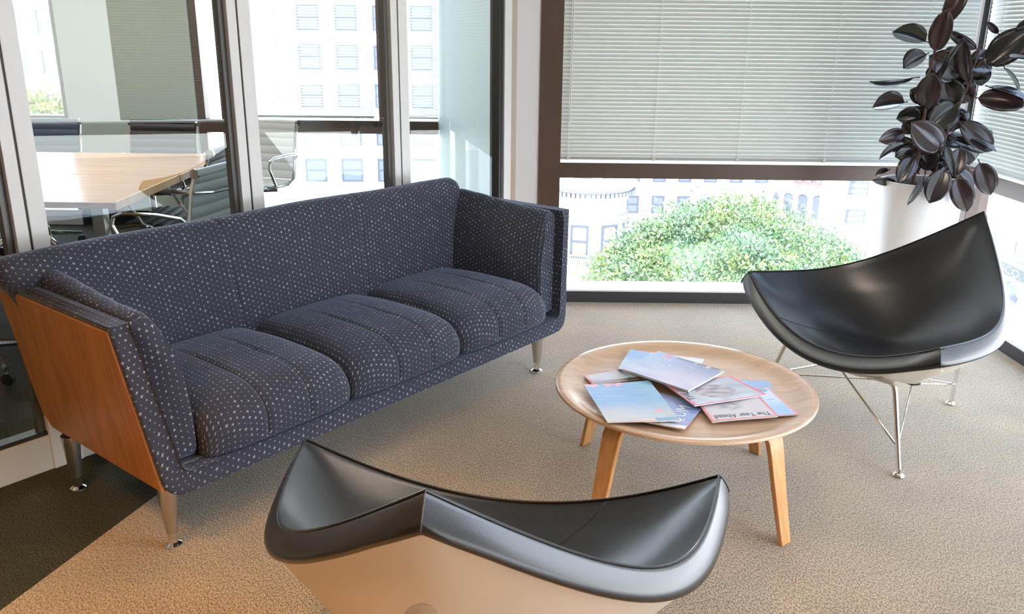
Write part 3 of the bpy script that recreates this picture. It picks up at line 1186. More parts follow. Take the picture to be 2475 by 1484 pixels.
ZT = 0.3722
magazine('small grey magazine with a red edge at the left of the pile', [(0.2516, 2.7721), (0.4600, 2.8900), (0.5100, 2.8000), (0.2725, 2.7134)], ZT + 0.0045, 0.005, cov_grey)
magazine('thin magazine lying under the grey red-edged one at the left', [(0.2530, 2.765), (0.452, 2.876), (0.512, 2.792), (0.2780, 2.705)], ZT, 0.0042, cov_grey)
magazine('pale blue magazine poking out at the back of the pile', [(0.4431, 3.0135, 0.004), (0.7018, 2.9278), (0.63, 2.74), (0.375, 2.826)], ZT + 0.0112, 0.0045, cov_pale)
magazine('magazine with big white outlined letters under the blue cover', [(0.367, 2.728), (0.6273, 2.5488, 0.0), (0.5225, 2.3511, 0.008), (0.2664, 2.4593, 0.009)], ZT + 0.0014, 0.0045, cov_face,
         texts=[('QUM', 0.76, 0.14, 0.17, 0.62, 90, M_inkw), ('IN', 0.95, 0.70, 0.035, 0.14, 90, M_ink)], curl=0.0015)
magazine('blue magazine with a coral edge, rightmost on the table', [(0.68, 2.685), (0.8712, 2.6978), (0.8993, 2.4613, 0.013), (0.70, 2.448, 0.0)], ZT + 0.0004, 0.0035, cov_sky)
magazine('blue card half hidden behind the pink-framed magazine', [(0.70, 2.772), (0.8885, 2.7539), (0.8800, 2.66), (0.69, 2.68)], ZT + 0.0045, 0.001, cov_card, name='postcard')
magazine('cream magazine titled The Year Ahead with a red frame', [(0.5900, 2.628, 0.0), (0.8050, 2.662, 0.001), (0.8297, 2.441, 0.006), (0.616, 2.4029, 0.0)], ZT + 0.0088, 0.0055, cov_year,
         texts=[('The Year Ahead', 0.09, 0.055, 0.84, 0.115, 180, M_ink), ('Finding', 0.60, 0.80, 0.28, 0.05, 180, M_ink), ('House', 0.58, 0.74, 0.34, 0.045, 180, M_ink), ('TI', 0.12, 0.80, 0.22, 0.10, 180, M_ink)])
magazine('glossy magazine with a portrait photograph and a thin red frame', [(0.5144, 2.6642, 0.003), (0.7509, 2.7508, 0.0), (0.8362, 2.5972, 0.0), (0.5792, 2.4957, 0.001)], ZT + 0.0180, 0.005, cov_pink,
         texts=[('THE FIVE', 0.03, 0.22, 0.10, 0.68, 90, M_ink), ('NIW', 0.18, 0.66, 0.18, 0.2, 90, M_ink)], curl=0.002)
magazine('large magazine with a blue sky cover and coral letters, nearest the sofa', [(0.2413, 2.6624, 0.002), (0.4689, 2.7048, 0.0), (0.5129, 2.3919, 0.004), (0.2891, 2.3572, 0.010)], ZT + 0.0150, 0.006, cov_blue, curl=0.002)
magazine('thick magazine with a dusk city cover, topmost at the back of the pile', [(0.5392, 2.9549), (0.7370, 2.7660), (0.5791, 2.5941), (0.3788, 2.7760)], ZT + 0.0285, 0.008, cov_dusk,
         texts=[('LIST', 0.17, 0.66, 0.14, 0.16, 0, M_inkw), ('2017', 0.20, 0.50, 0.22, 0.10, 0, M_inkw), ('PULSE', 0.10, 0.33, 0.22, 0.07, 0, M_inkw), ('Megan', 0.55, 0.74, 0.18, 0.05, 0, M_inkw)])

# ------------------------------------------------------------------ coconut shaped lounge chairs
CH = dict(a=0.505, fx=0.395, fz=0.531, bx=-0.32, bz=0.844, c1=0.08, c2=0.156, c3=0.324, p1=0.011, p2=0.45, p3=0.511, q1=-0.093, q2=0.405, q3=0.513)


def bezier(P, t):
    return (1 - t) ** 3 * P[0] + 3 * (1 - t) ** 2 * t * P[1] + 3 * (1 - t) * t * t * P[2] + t ** 3 * P[3]


def chair_rim(n=28):
    c = CH
    Fl = Vector((c['fx'], c['a'], c['fz']))
    Fr = Vector((c['fx'], -c['a'], c['fz']))
    Bk = Vector((c['bx'], 0, c['bz']))
    sideL = [Fl, Vector((c['p1'], c['p2'], c['p3'])), Vector((c['q1'], c['q2'], c['q3'])), Bk]
    sideR = [Vector((v.x, -v.y, v.z)) for v in sideL[::-1]]
    front = [Fr, Vector((c['fx'] + c['c1'], -c['c2'], c['c3'])), Vector((c['fx'] + c['c1'], c['c2'], c['c3'])), Fl]
    pts = []
    for P in (front, sideL, sideR):
        for k in range(n):
            pts.append(bezier(P, k / n))
    return pts, n


def make_coconut(label, loc, rz):
    root = thing('lounge_chair', label, 'lounge chair', loc, rz, 'black and white three-cornered lounge chairs')
    rim, n = chair_rim()
    NR = len(rim)
    cin = Vector((0.085, 0, 0.335))

    def smooth_loop(P, r):
        out = []
        for i in range(len(P)):
            a, wsum = Vector((0, 0, 0)), 0
            for d in range(-3 * r, 3 * r + 1):
                g = math.exp(-0.5 * (d / r) ** 2)
                a += P[(i + d) % len(P)] * g
                wsum += g
            out.append(a / wsum)
        return out
    sm3, sm8 = smooth_loop(rim, 4), smooth_loop(rim, 9)

    def rim_at(i, t):
        if t > 0.72:
            return rim[i].lerp(sm3[i], min(1, (1 - t) / 0.28))
        return sm3[i].lerp(sm8[i], min(1, (0.72 - t) / 0.4))
    # smoothed outward directions
    outd = []
    for i in range(NR):
        d = rim[i] - cin
        d.z = 0
        tg = rim[(i + 2) % NR] - rim[i - 2]
        nrm = Vector((tg.y, -tg.x, 0)).normalized()
        if nrm.dot(d) < 0:
            nrm = -nrm
        outd.append((nrm * 0.8 + d.normalized() * 0.5).normalized())
    # interior upholstery
    rows = []
    K = 18
    PM = radians(60)
    for k in range(K + 1):
        t = k / K
        ph = PM * (0.04 + 0.96 * t)
        hs = sin(ph) / sin(PM)
        vs1 = (1 - cos(ph)) / (1 - cos(PM))
        row = []
        for i in range(NR):
            r = rim_at(i, t)
            row.append(Vector((cin.x + (r.x - cin.x) * hs, cin.y + (r.y - cin.y) * hs, cin.z + (r.z - cin.z) * vs1)))
        rows.append(row)
    # rim band: over the edge and down the outside
    steps = [(0.003, 0.003), (0.008, 0.001), (0.012, -0.004), (0.023, -0.019), (0.032, -0.034), (0.037, -0.046), (0.036, -0.053), (0.031, -0.057), (0.018, -0.054)]
    for (o_, dz) in steps:
        rows.append([rim[i] + outd[i] * o_ + Vector((0, 0, dz)) for i in range(NR)])
    MB().loft(rows, closed=True, cap='first').build('upholstery', M_leather, root, smooth=True, auto=70)
    # white shell
    rows = []
    base = Vector((-0.085, 0, 0.150))
    KS = 14
    for k in range(KS + 1):
        t = k / KS
        row = []
        for i in range(NR):
            r = rim_at(i, 1 - t) + outd[i] * 0.026 + Vector((0, 0, -0.053))
            h = 0.05 + 0.95 * (1 - t)
            x = base.x + (r.x - base.x) * h
            y = base.y + (r.y - base.y) * h
            z = base.z + (r.z - base.z) * (1 - t) ** 1.3
            row.append(Vector((x, y, z)))
        rows.append(row)
    MB().loft(rows, closed=True, cap='last').build('shell', M_shell, root, smooth=True, auto=70)
    MB().lathe([(0.034, -0.004), (0.034, 0.006), (0.02, 0.012)], (base.x, base.y, base.z - 0.004), 24).build('base_cap', M_black, root)
    # piping along the rim and seams over the three corners
    MB().tube([rim[i % NR] + outd[i % NR] * 0.003 + Vector((0, 0, 0.0045)) for i in range(NR + 1)], 0.0028, 6, cap=False).build('piping', M_leather, root, smooth=True)
    for i in (0, n, 2 * n):
        MB().tube([rim[i] + outd[i] * (o_ + 0.0008) + Vector((0, 0, dz + 0.0005)) for o_, dz in steps], 0.0016, 6).build('corner_seam', M_thread, root)
    # stitched seam inside
    for i in (n // 4,):
        pp = []
        for k in range(2, K + 1):
            t = k / K
            ph = PM * (0.04 + 0.96 * t)
            hs = sin(ph) / sin(PM)
            vs1 = (1 - cos(ph)) / (1 - cos(PM))
            r = rim_at(i, t)
            p = Vector((cin.x + (r.x - cin.x) * hs, cin.y + (r.y - cin.y) * hs, cin.z + (r.z - cin.z) * vs1))
            pp.append(p + (Vector((cin.x, 0, 0.9)) - p).normalized() * 0.0006)
        MB().tube(pp, 0.0010, 6).build('inner_seam', M_leather, root)
    # chromed legs with bracing rods
    feet = [(0.367, 0.402), (0.328, -0.420), (-0.340, -0.008)]
    tops = [(0.33, 0.290), (0.325, -0.295)]
    ZR = 0.305
    joints = []
    for (fx_, fy_), (tx_, ty_) in zip(feet[:2], tops):
        f0, tt = Vector((fx_, fy_, 0)), Vector((tx_, ty_, ZR))
        side_ = Vector((0.02, -ty_, 0)).normalized()
        path = [f0 + Vector((0, 0, 0.012)), tt + (f0 - tt).normalized() * 0.028, tt + (f0 - tt).normalized() * 0.010 + side_ * 0.003, tt + side_ * 0.012 + Vector((0, 0, 0.004)), tt + side_ * 0.030 + Vector((0, 0, 0.004)), tt + side_ * 0.12 + Vector((0, 0, -0.008))]
        lg = MB().tube(path, 0.0095, 12).build('leg', M_chrome, root, smooth=True)
        MB().lathe([(0.006, 0.030), (0.010, 0.014), (0.019, 0.009), (0.021, 0.004), (0.018, 0.0)], (fx_, fy_, 0), 20).build('glide', M_chrome, lg, smooth=True)
        joints.append(f0.lerp(tt, 0.32))
    # rear leg rises outside the shell to a chrome saucer
    r0, r1 = Vector((feet[2][0], feet[2][1], 0.012)), Vector((-0.354, 0.004, 0.612))
    lg = MB().tube([r0, r1], 0.0095, 12).build('leg', M_chrome, root, smooth=True)
    MB().lathe([(0.006, 0.030), (0.010, 0.014), (0.019, 0.009), (0.021, 0.004), (0.018, 0.0)], (feet[2][0], feet[2][1], 0), 20).build('glide', M_chrome, lg, smooth=True)
    MB().lathe([(0.0096, 0.0), (0.011, 0.012), (0.016, 0.022), (0.026, 0.028), (0.0275, 0.032), (0.024, 0.036), (0.010, 0.039)], (-0.354, 0.004, 0.612), 28).build('saucer', M_chrome, lg, smooth=True)
    # front rod joining the two front legs below the seat lip
    A, B = Vector((*tops[0], ZR)) + Vector((0, -0.11, -0.006)), Vector((*tops[1], ZR)) + Vector((0, 0.11, -0.006))
    P_ = [A, A + Vector((0.02, -0.08, -0.03)), B + Vector((0.02, 0.08, -0.03)), B]
    MB().tube([bezier(P_, k / 14) for k in range(15)], 0.0075, 10).build('front_rod', M_chrome, root, smooth=True)
    fm = bezier(P_, 0.5)
    capp = Vector((base.x, 0, base.z - 0.006))
    for j, sy in zip(joints, (1, -1)):
        MB().tube([j, capp + Vector((0.015, 0.015 * sy, 0))], 0.0038, 8).build('brace_rod', M_chrome, root, smooth=True)
        MB().tube([j, fm + Vector((0, 0.03 * sy, 0))], 0.0038, 8).build('brace_rod', M_chrome, root, smooth=True)
    jr = r0.lerp(r1, 0.14)
    MB().tube([capp + Vector((0, 0.02, 0)), capp + Vector((-0.10, 0.035, -0.01)), jr + Vector((0.01, 0.009, 0)), jr + Vector((-0.010, 0, 0)), jr + Vector((0.01, -0.009, 0)), capp + Vector((-0.10, -0.035, -0.01)), capp + Vector((0, -0.02, 0))], 0.0038, 8).build('rear_loop', M_chrome, root, smooth=True)
    return root


chair_near = make_coconut('three-cornered black leather lounge chair in the foreground, seen from behind', (-0.077, 1.487, 0), 1.41)
chair_right = copy_tree(chair_near)
chair_right['label'] = 'three-cornered black leather lounge chair at right, between the table and the rubber plant'
chair_right.location = (1.593, 3.296, 0)
chair_right.rotation_euler = (0, 0, 3.53)

# ------------------------------------------------------------------ planter and rubber plant
PX_, PY_ = 2.075, 4.36
planter = thing('planter', 'tall round white planter in the window corner holding the rubber plant', 'planter', (PX_, PY_, 0))
pp = [(0.0, 0.0), (0.150, 0.0), (0.152, 0.01), (0.188, 0.55), (0.199, 0.812), (0.199, 0.820), (0.192, 0.823), (0.185, 0.818), (0.183, 0.775), (0.0, 0.775)]
MB().lathe(pp[1:-1], seg=64).build('pot', M_pot, planter, smooth=True, auto=40)
rows = []
for k, r in enumerate((0.183, 0.14, 0.09, 0.04, 0.008)):
    rows.append([(r * cos(2 * pi * j / 40), r * sin(2 * pi * j / 40), 0.782 + 0.012 * (k > 0) + 0.006 * sin(j * 2.3 + k * 4)) for j in range(40)])
MB().loft(rows, closed=True, cap=True).build('soil', M_soil, planter, smooth=True)
plant = thing('rubber_plant', 'rubber plant with glossy dark burgundy leaves growing in the white planter', 'plant', (PX_, PY_, 0.79))

M_leaf = bpy.data.materials.new('burgundy_leaf')
M_leaf.use_nodes = True
_nt = M_leaf.node_tree
_b = _nt.nodes['Principled BSDF']
_b.inputs['Roughness'].default_value = 0.27
_b.inputs['Coat Weight'].default_value = 0.6
_b.inputs['Coat Roughness'].default_value = 0.16
_b.inputs['Sheen Weight'].default_value = 0.08
_b.inputs['Sheen Tint'].default_value = (0.5, 0.65, 1.0, 1)
_oi = N(_nt, 'ShaderNodeObjectInfo')
_r = N(_nt, 'ShaderNodeValToRGB')
_r.color_ramp.elements[0].color = (0.012, 0.016, 0.014, 1)
_r.color_ramp.elements[1].color = (0.036, 0.020, 0.018, 1)
_e = _r.color_ramp.elements.new(0.5)
_e.color = (0.026, 0.016, 0.018, 1)
_nt.links.new(_oi.outputs['Random'], _r.inputs[0])
_nt.links.new(_r.outputs[0], _b.inputs['Base Color'])
M_sheath = mat('red_leaf_sheath', (0.30, 0.03, 0.05), 0.35)

# stems and leaves are laid out in a fan around the stems: (base x, base z, tip x, tip z, width, facing, depth) in metres from the planter axis
PPM = 1391.0


def fp(a, b):
    """centimetre layout of the plant taken in its own upright plane (x across, z up)"""
    x = (a - 620) / PPM
    z = (1330 - b) / PPM * 1.03
    x += (x * 0.0) + (0.075 * z)        # the stems lean slightly to the right
    return x, z


def leaf(base, tip, w, face, dep=0.0, curl=0.12, bdep=None):
    x0, z0 = fp(*base)
    x1, z1 = fp(*tip)
    A = Vector((x0, dep * 0.35 if bdep is None else bdep, z0))
    B = Vector((x1, dep, z1))
    L = (B - A).length
    ax = (B - A).normalized()
    view = Vector((0.32, -0.93, 0.18)).normalized() * -1
    to_cam = Vector((-0.42, -0.88, 0.22)).normalized()
    side = ax.cross(to_cam).normalized()
    nrm = side.cross(ax).normalized()
    if nrm.dot(to_cam) < 0:
        nrm = -nrm
    # face: 1 broadside to the room, 0 edge-on, 'up' turned to the sky
    if face == 'up':
        ang = radians(62)
    elif face == 'edge':
        ang = radians(80)
    else:
        ang = radians(face)
    s2 = cos(ang) * side + sin(ang) * nrm
    n2 = cos(ang) * nrm - sin(ang) * side
    if n2.z < 0 and face == 'up':
        n2 = -n2
    W = 1.04 * w / PPM / 2 / max(0.25, abs(cos(ang)))
    W = min(W, 0.09)
    NL, NWd = 12, 6
    rows = []
    pet = 0.10
    for i in range(NL + 1):
        t = i / NL
        wd = W * (sin(pi * min(1, t) ** 0.92) ** 0.55 if 0 < t < 1 else 0.02)
        if t > 0.86:
            wd *= 0.55 + 0.45 * (1 - (t - 0.86) / 0.14)
        c = A + (B - A) * (pet + (1 - pet) * t) + n2 * (-curl * L * (t - 0.45) ** 2 * 1.2 + curl * L * 0.2)
        row = []
        for j in range(NWd + 1):
            q = j / NWd * 2 - 1
            row.append(c + s2 * q * wd + n2 * (abs(q) * wd * 0.28 - 0.0025 * (abs(q) < 0.01)))
        rows.append(row)
    o = MB().loft(rows).build('leaf', M_leaf, plant, smooth=True, auto=80)
    so_ = o.modifiers.new('thick', 'SOLIDIFY')
    so_.thickness = 0.0014
    MB().tube([A, A + (B - A) * (pet * 0.6), rows[1][NWd // 2]], [0.0035, 0.003, 0.002], 6).build('petiole', M_stem, o)
    return o


def stem_tube(pts, r):
    P = [Vector((fp(a, b)[0], d, fp(a, b)[1])) for a, b, d in pts]
    return MB().tube(P, r, 10).build('stem', M_stem, plant, smooth=True)


stem_tube([(690, 1360, 0), (695, 1150, 0.01), (705, 960, 0.0), (740, 800, 0), (780, 650, 0.0), (800, 540, 0), (860, 450, 0.0), (890, 425, 0)], [0.011, 0.011, 0.010, 0.009, 0.008, 0.007, 0.005, 0.004])
stem_tube([(780, 650, 0.0), (785, 520, 0.0), (795, 390, 0)], [0.007, 0.006, 0.004])
stem_tube([(530, 1360, -0.03), (530, 1150, -0.03), (510, 800, -0.02), (480, 560, -0.02), (490, 400, -0.01)], [0.009, 0.009, 0.008, 0.006, 0.004])
stem_tube([(720, 1360, 0.05), (760, 1100, 0.06), (770, 900, 0.03), (745, 780, 0.0)], [0.008, 0.008, 0.007, 0.006])

LEAVES = [
    ((512, 300), (602, -6), 125, 8, -.02), ((485, 470), (485, 178), 135, 10, -.06), ((545, 280), (660, 62), 34, 50, .0),
    ((455, 385), (203, 318), 88, 'up', .03), ((475, 450), (345, 552), 88, 'up', .06), ((795, 435), (535, 312), 66, 20, -.02),
    ((905, 332), (803, 253), 42, 20, .0), ((945, 305), (1062, 222), 62, 20, -.15), ((828, 545), (1045, 300), 200, 5, -.08),
    ((880, 462), (1083, 513), 46, 'edge', -.30), ((965, 520), (1100, 688), 38, 'edge', -.05), ((762, 660), (622, 350), 92, 25, -.06),
    ((540, 665), (616, 360), 40, 60, -.08), ((745, 600), (488, 470), 205, 5, .03), ((430, 605), (90, 640), 26, 'edge', -.02),
    ((505, 830), (470, 572), 160, 8, -.08), ((400, 765), (178, 802), 92, 'up', .04), ((735, 810), (625, 610), 175, 5, .02),
    ((735, 760), (560, 930), 190, 5, -.03), ((820, 500), (900, 660), 120, 10, .04), ((790, 725), (1085, 762), 150, 12, -.15),
    ((850, 650), (1090, 734), 60, 'up', -.17), ((690, 1085), (385, 885), 195, 3, -.10), ((430, 960), (233, 1020), 104, 10, -.03),
    ((510, 900), (360, 860), 90, 'up', .02), ((450, 1025), (262, 1142), 46, 'up', -.02), ((750, 875), (1045, 1080), 150, 8, -.02),
    ((850, 985), (1040, 1075), 55, 'up', -.06), ((740, 1000), (1042, 1092), 90, 15, .03), ((990, 960), (1078, 1055), 60, 'up', .06),
    ((680, 1020), (745, 1235), 62, 20, -.12), ((800, 1040), (760, 1243), 112, 8, -.10), ((850, 1110), (965, 1338), 140, 8, -.20, .12, -.16),
    ((800, 1190), (955, 1332), 62, 'up', -.06), ((500, 1100), (400, 1285), 125, 8, -.08), ((520, 1110), (430, 1275), 42, 40, -.11),
    ((625, 1150), (545, 1388), 155, 5, -.225, .12, -.19), ((700, 1205), (800, 1438), 145, 5, -.245, .12, -.19), ((515, 1200), (395, 1402), 44, 30, -.235, .12, -.17),
    ((440, 1300), (238, 1282), 56, 15, -.04), ((380, 1215), (295, 1262), 32, 'up', .03), ((510, 1070), (385, 1130), 92, 10, .0),
    ((720, 1150), (560, 1060), 150, 5, .02), ((830, 1060), (975, 1150), 165, 5, .03), ((560, 1010), (640, 800), 150, 10, .06),
    ((640, 1130), (700, 960), 120, 15, .05), ((600, 1250), (500, 1180), 90, 20, .05),
]
LEAVES += [
    ((640, 860), (520, 1010), 130, 10, .05), ((700, 900), (860, 830), 120, 12, .05), ((560, 760), (420, 690), 110, 15, .05),
    ((760, 560), (880, 480), 90, 20, .07), ((700, 1050), (900, 1010), 120, 10, .06), ((560, 1200), (470, 1040), 110, 12, .03),
    ((650, 760), (760, 640), 130, 12, .06), ((600, 500), (700, 420), 110, 15, .05), ((740, 1230), (880, 1230), 100, 12, .02),
    ((620, 1240), (640, 1060), 130, 8, .0), ((500, 640), (580, 520), 90, 20, .03),
]
for k in range(34):
    cx_, cy_ = random.uniform(500, 860), random.uniform(520, 1220)
    an = random.uniform(0, 2 * pi)
    ln_ = random.uniform(120, 200)
    LEAVES.append(((cx_, cy_), (cx_ + ln_ * cos(an), cy_ + 0.8 * ln_ * sin(an)), random.uniform(80, 130), random.uniform(5, 40), random.uniform(0.0, 0.09)))
for L_ in LEAVES:
    leaf(*L_)
_sx, _sz = fp(515, 225)
MB().tube([Vector((_sx, -0.03, _sz - 0.03)), Vector((_sx + 0.004, -0.032, _sz)), Vector((_sx + 0.006, -0.03, _sz + 0.04))], [0.004, 0.007, 0.002], 8).build('leaf_sheath', M_sheath, plant, smooth=True)

# ------------------------------------------------------------------ meeting room furniture
M_tab = wood_material('meeting_table_veneer', (0.46, 0.24, 0.09), (0.54, 0.30, 0.12), 0.22, (1.0, 8, 8), coat=0.0)
M_tabedge = wood_material('meeting_table_edge', (0.60, 0.36, 0.15), (0.68, 0.44, 0.20), 0.35, (6, 6, 6))
mt = thing('meeting_table', 'long light wood meeting table behind the glass partition', 'table', (-3.2, 4.78, 0))
MB().box(-1.6, 1.345, -0.83, -0.03, 0.712, 0.742).build('tabletop', M_tab, mt, bevel=0.003)
MB().box(-1.6, 1.345, -0.02, 0.84, 0.712, 0.742).build('tabletop', M_tab, mt, bevel=0.003)
MB().box(1.345, 1.353, -0.83, -0.035, 0.705, 0.7425).build('edge_band', M_tabedge, mt)
MB().box(1.345, 1.353, -0.015, 0.84, 0.705, 0.7425).build('edge_band', M_tabedge, mt)
for yy in (-0.72, 0.72):
    for xx in (1.22, -1.4):
        MB().box(xx - 0.028, xx + 0.028, yy - 0.028, yy + 0.028, 0, 0.712).build('leg', M_satin, mt)

M_greyl = mat('grey_leather', (0.30, 0.33, 0.335), 0.38, coat=0.2)
M_litl = mat('window_lit_leather', (0.62, 0.64, 0.66), 0.4)  # bright window light on one chair, painted in as a pale colour
M_blackl = mat('black_mesh_upholstery', (0.012, 0.012, 0.015), 0.5)


def office_chair(label, material, loc, rz):
    r = thing('office_chair', label, 'office chair', loc, rz, 'chairs around the meeting table')
    W = 0.235

    def ribbed(path, w, th, ribs, name):
        rows = []
        n = len(path)
        L = [0]
        for i in range(1, n):
            L.append(L[-1] + (Vector(path[i]) - Vector(path[i - 1])).length)
        K = ribs * 6
        import bisect
        def at(d):
            i = min(n - 2, max(0, bisect.bisect_right(L, d) - 1))
            t = (d - L[i]) / (L[i + 1] - L[i])
            p = Vector(path[i]).lerp(Vector(path[i + 1]), t)
            tg = (Vector(path[i + 1]) - Vector(path[i])).normalized()
            return p, tg
        up, lo = [], []
        for k in range(K + 1):
            p, tg = at(L[-1] * k / K)
            nn_ = Vector((-tg.y, tg.x))
            h = th * (0.35 + 0.65 * abs(sin(pi * ribs * k / K)) ** 0.6)
            up.append(p + nn_ * h)
            lo.append(p - nn_ * h)
        loop = up + lo[::-1]
        for y in (-w, -w * 0.5, 0, w * 0.5, w):
            sag = -0.008 * (1 - (y / w) ** 2)
            rows.append([(p.x + sag, y, p.y) for p in loop])
        return MB().loft(rows, closed=True, cap=True).build(name, material, r, smooth=True, auto=50)
    bpth = [(-0.20, 0.47), (-0.225, 0.56), (-0.245, 0.68), (-0.262, 0.78), (-0.292, 0.87)]
    spth = [(0.24, 0.455), (0.16, 0.47), (0.0, 0.455), (-0.12, 0.45), (-0.19, 0.462)]
    bk = ribbed(bpth, W, 0.013, 7, 'backrest')
    ribbed(spth, W, 0.015, 7, 'seat')
    MB().tube([(-0.298, -W - 0.012, 0.868), (-0.306, 0, 0.872), (-0.298, W + 0.012, 0.868)], 0.020, 12).build('headroll', material, bk, smooth=True)
    for sy in (-1, 1):
        y = sy * (W + 0.008)
        MB().tube([(-0.300, y, 0.872), (-0.268, y, 0.78), (-0.250, y, 0.68), (-0.230, y, 0.56), (-0.205, y, 0.475), (-0.12, y, 0.445), (0.0, y, 0.45), (0.16, y, 0.466), (0.245, y, 0.452)], 0.010, 8).build('side_frame', M_chrome, r, smooth=True)
        MB().tube([(-0.300, y - 0.004 * sy, 0.868), (-0.300, y + 0.012 * sy, 0.868)], 0.024, 14).build('end_cap', M_chrome, r, smooth=True)
        ya = sy * (W + 0.045)
        MB().tube([(-0.235, y, 0.62), (-0.22, ya, 0.655), (-0.10, ya, 0.665), (0.10, ya, 0.665), (0.15, ya, 0.645), (0.165, ya, 0.60), (0.10, ya, 0.48), (0.06, y, 0.455)], 0.010, 8).build('armrest', M_chrome, r, smooth=True)
    MB().tube([(-0.275, -W, 0.775), (-0.310, -W * 0.6, 0.765), (-0.322, 0, 0.762), (-0.310, W * 0.6, 0.765), (-0.275, W, 0.775)], 0.009, 8).build('handle', M_chrome, r, smooth=True)
    MB().tube([(0, -W, 0.425), (0, 0, 0.405), (0, W, 0.425)], 0.012, 8).tube([(0, 0, 0.41), (0, 0, 0.10)], 0.022, 12).build('column', M_satin, r, smooth=True)
    for k in range(4):
        a = pi / 4 + k * pi / 2
        f = MB().tube([(0, 0, 0.12), (0.27 * cos(a), 0.27 * sin(a), 0.075)], [0.020, 0.012], 8).build('base_arm', M_chrome, r, smooth=True)
        MB().tube([(0.27 * cos(a) - 0.012, 0.27 * sin(a), 0.028), (0.27 * cos(a) + 0.012, 0.27 * sin(a), 0.028)], 0.028, 14).build('caster', M_black, f, smooth=True)
    return r


och = office_chair('grey ribbed office chair with chrome frame, its back turned, nearest the glass', M_greyl, (-1.72, 4.33, 0), pi - 0.25)


def chair_copy(label, loc, rz, material=None):
    c = copy_tree(och)
    c['label'] = label
    c.location = loc
    c.rotation_euler = (0, 0, rz)
    if material:
        for ch in list(c.children) + [g for k in c.children for g in k.children]:
            if ch.data and ch.data.materials and ch.data.materials[0] == M_greyl:
                ch.data = ch.data.copy()
                ch.data.materials[0] = material
    return c


chair_copy('black office chair tucked under the end of the meeting table', (-1.95, 4.95, 0), pi, M_blackl)
chair_copy('black-backed office chair on the far side of the meeting table', (-2.53, 5.98, 0), -pi / 2 - 0.05, M_blackl)
chair_copy('blue-grey office chair beyond the meeting table, at the left edge of the glass', (-3.36, 6.0, 0), -pi / 2 + 0.05, mat('slate_upholstery', (0.05, 0.075, 0.12), 0.45))
chair_copy('office chair against the bright windows, its window light painted in as pale leather, half behind the second mullion', (-1.90, 6.16, 0), -pi / 2 - 0.3, M_litl)
chair_copy('office chair on the near side of the meeting table, only its chrome arm showing', (-2.42, 3.72, 0), pi / 2, M_blackl)

# ------------------------------------------------------------------ outside
M_leafg = bpy.data.materials.new('bright_green_foliage')
M_leafg.use_nodes = True
_nt = M_leafg.node_tree
_b = _nt.nodes['Principled BSDF']
_b.inputs['Roughness'].default_value = 0.55
_a = N(_nt, 'ShaderNodeVertexColor')
_a.layer_name = 'print'
_nt.links.new(_a.outputs[0], _b.inputs['Base Color'])


def tree_crown(name, label, centre, rad, nleaf, size, cols, trunk_to, group=None):
    root = thing(name, label, 'tree', (centre[0], centre[1], trunk_to), 0, group)
    cz = centre[2] - trunk_to
    # clumps on an ellipsoid
    ncl = 420
    g = rng.normal(size=(ncl, 3))
    g /= np.linalg.norm(g, axis=1)[:, None]
    g[:, 2] = np.abs(g[:, 2]) * 1.0 - 0.15
    cl = g * np.array(rad) * (0.86 + 0.14 * rng.random((ncl, 1)))
    cl_col = np.array([cols[k] for k in rng.integers(0, len(cols), ncl)]) * (0.75 + 0.5 * rng.random((ncl, 1)))
    idx = rng.integers(0, ncl, nleaf)
    p = cl[idx] + rng.normal(size=(nleaf, 3)) * np.array(rad) * 0.055
    d = rng.normal(size=(nleaf, 3)) + g[idx] * 0.8 + np.array([0, 0, 0.5])
    d /= np.linalg.norm(d, axis=1)[:, None]
    e = rng.normal(size=(nleaf, 3))
    s = np.cross(d, e)
    s /= np.linalg.norm(s, axis=1)[:, None]
    L = size * (0.6 + 0.8 * rng.random((nleaf, 1)))
    v = np.empty((nleaf, 4, 3))
    v[:, 0] = p
    v[:, 1] = p + d * L * 0.5 + s * L * 0.22
    v[:, 2] = p + d * L
    v[:, 3] = p + d * L * 0.5 - s * L * 0.22
    v[:, :, 2] += cz
    me = bpy.data.meshes.new('foliage')
    me.from_pydata(v.reshape(-1, 3).tolist(), [], np.arange(nleaf * 4).reshape(-1, 4).tolist())
    ca = me.color_attributes.new(name='print', type='FLOAT_COLOR', domain='POINT')
    cc = np.ones((nleaf * 4, 4), dtype=np.float32)
    cc[:, :3] = np.repeat(cl_col[idx] * (0.7 + 0.6 * rng.random((nleaf, 1))), 4, axis=0)
    ca.data.foreach_set('color', cc.ravel())
    me.materials.append(M_leafg)
    o = bpy.data.objects.new('foliage', me)
    COL.objects.link(o)
    o.parent = root
    # inner mass so that the crown is not see-through; its darker green paints in shade
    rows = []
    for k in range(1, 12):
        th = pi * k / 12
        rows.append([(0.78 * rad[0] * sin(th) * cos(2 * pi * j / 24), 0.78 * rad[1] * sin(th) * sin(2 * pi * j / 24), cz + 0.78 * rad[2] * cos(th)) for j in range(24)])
    MB().loft(rows, closed=True, cap=True).build('inner_mass', mat('shaded_green', (0.10, 0.17, 0.08), 0.8, noise=0.5, nscale=9), root, smooth=True)
    MB().tube([(0, 0, 0), (0.05, 0, cz * 0.5), (0, 0, cz)], [0.2, 0.15, 0.1], 10).build('trunk', mat('tree_bark', (0.12, 0.09, 0.07), 0.9), root, smooth=True)
    return root


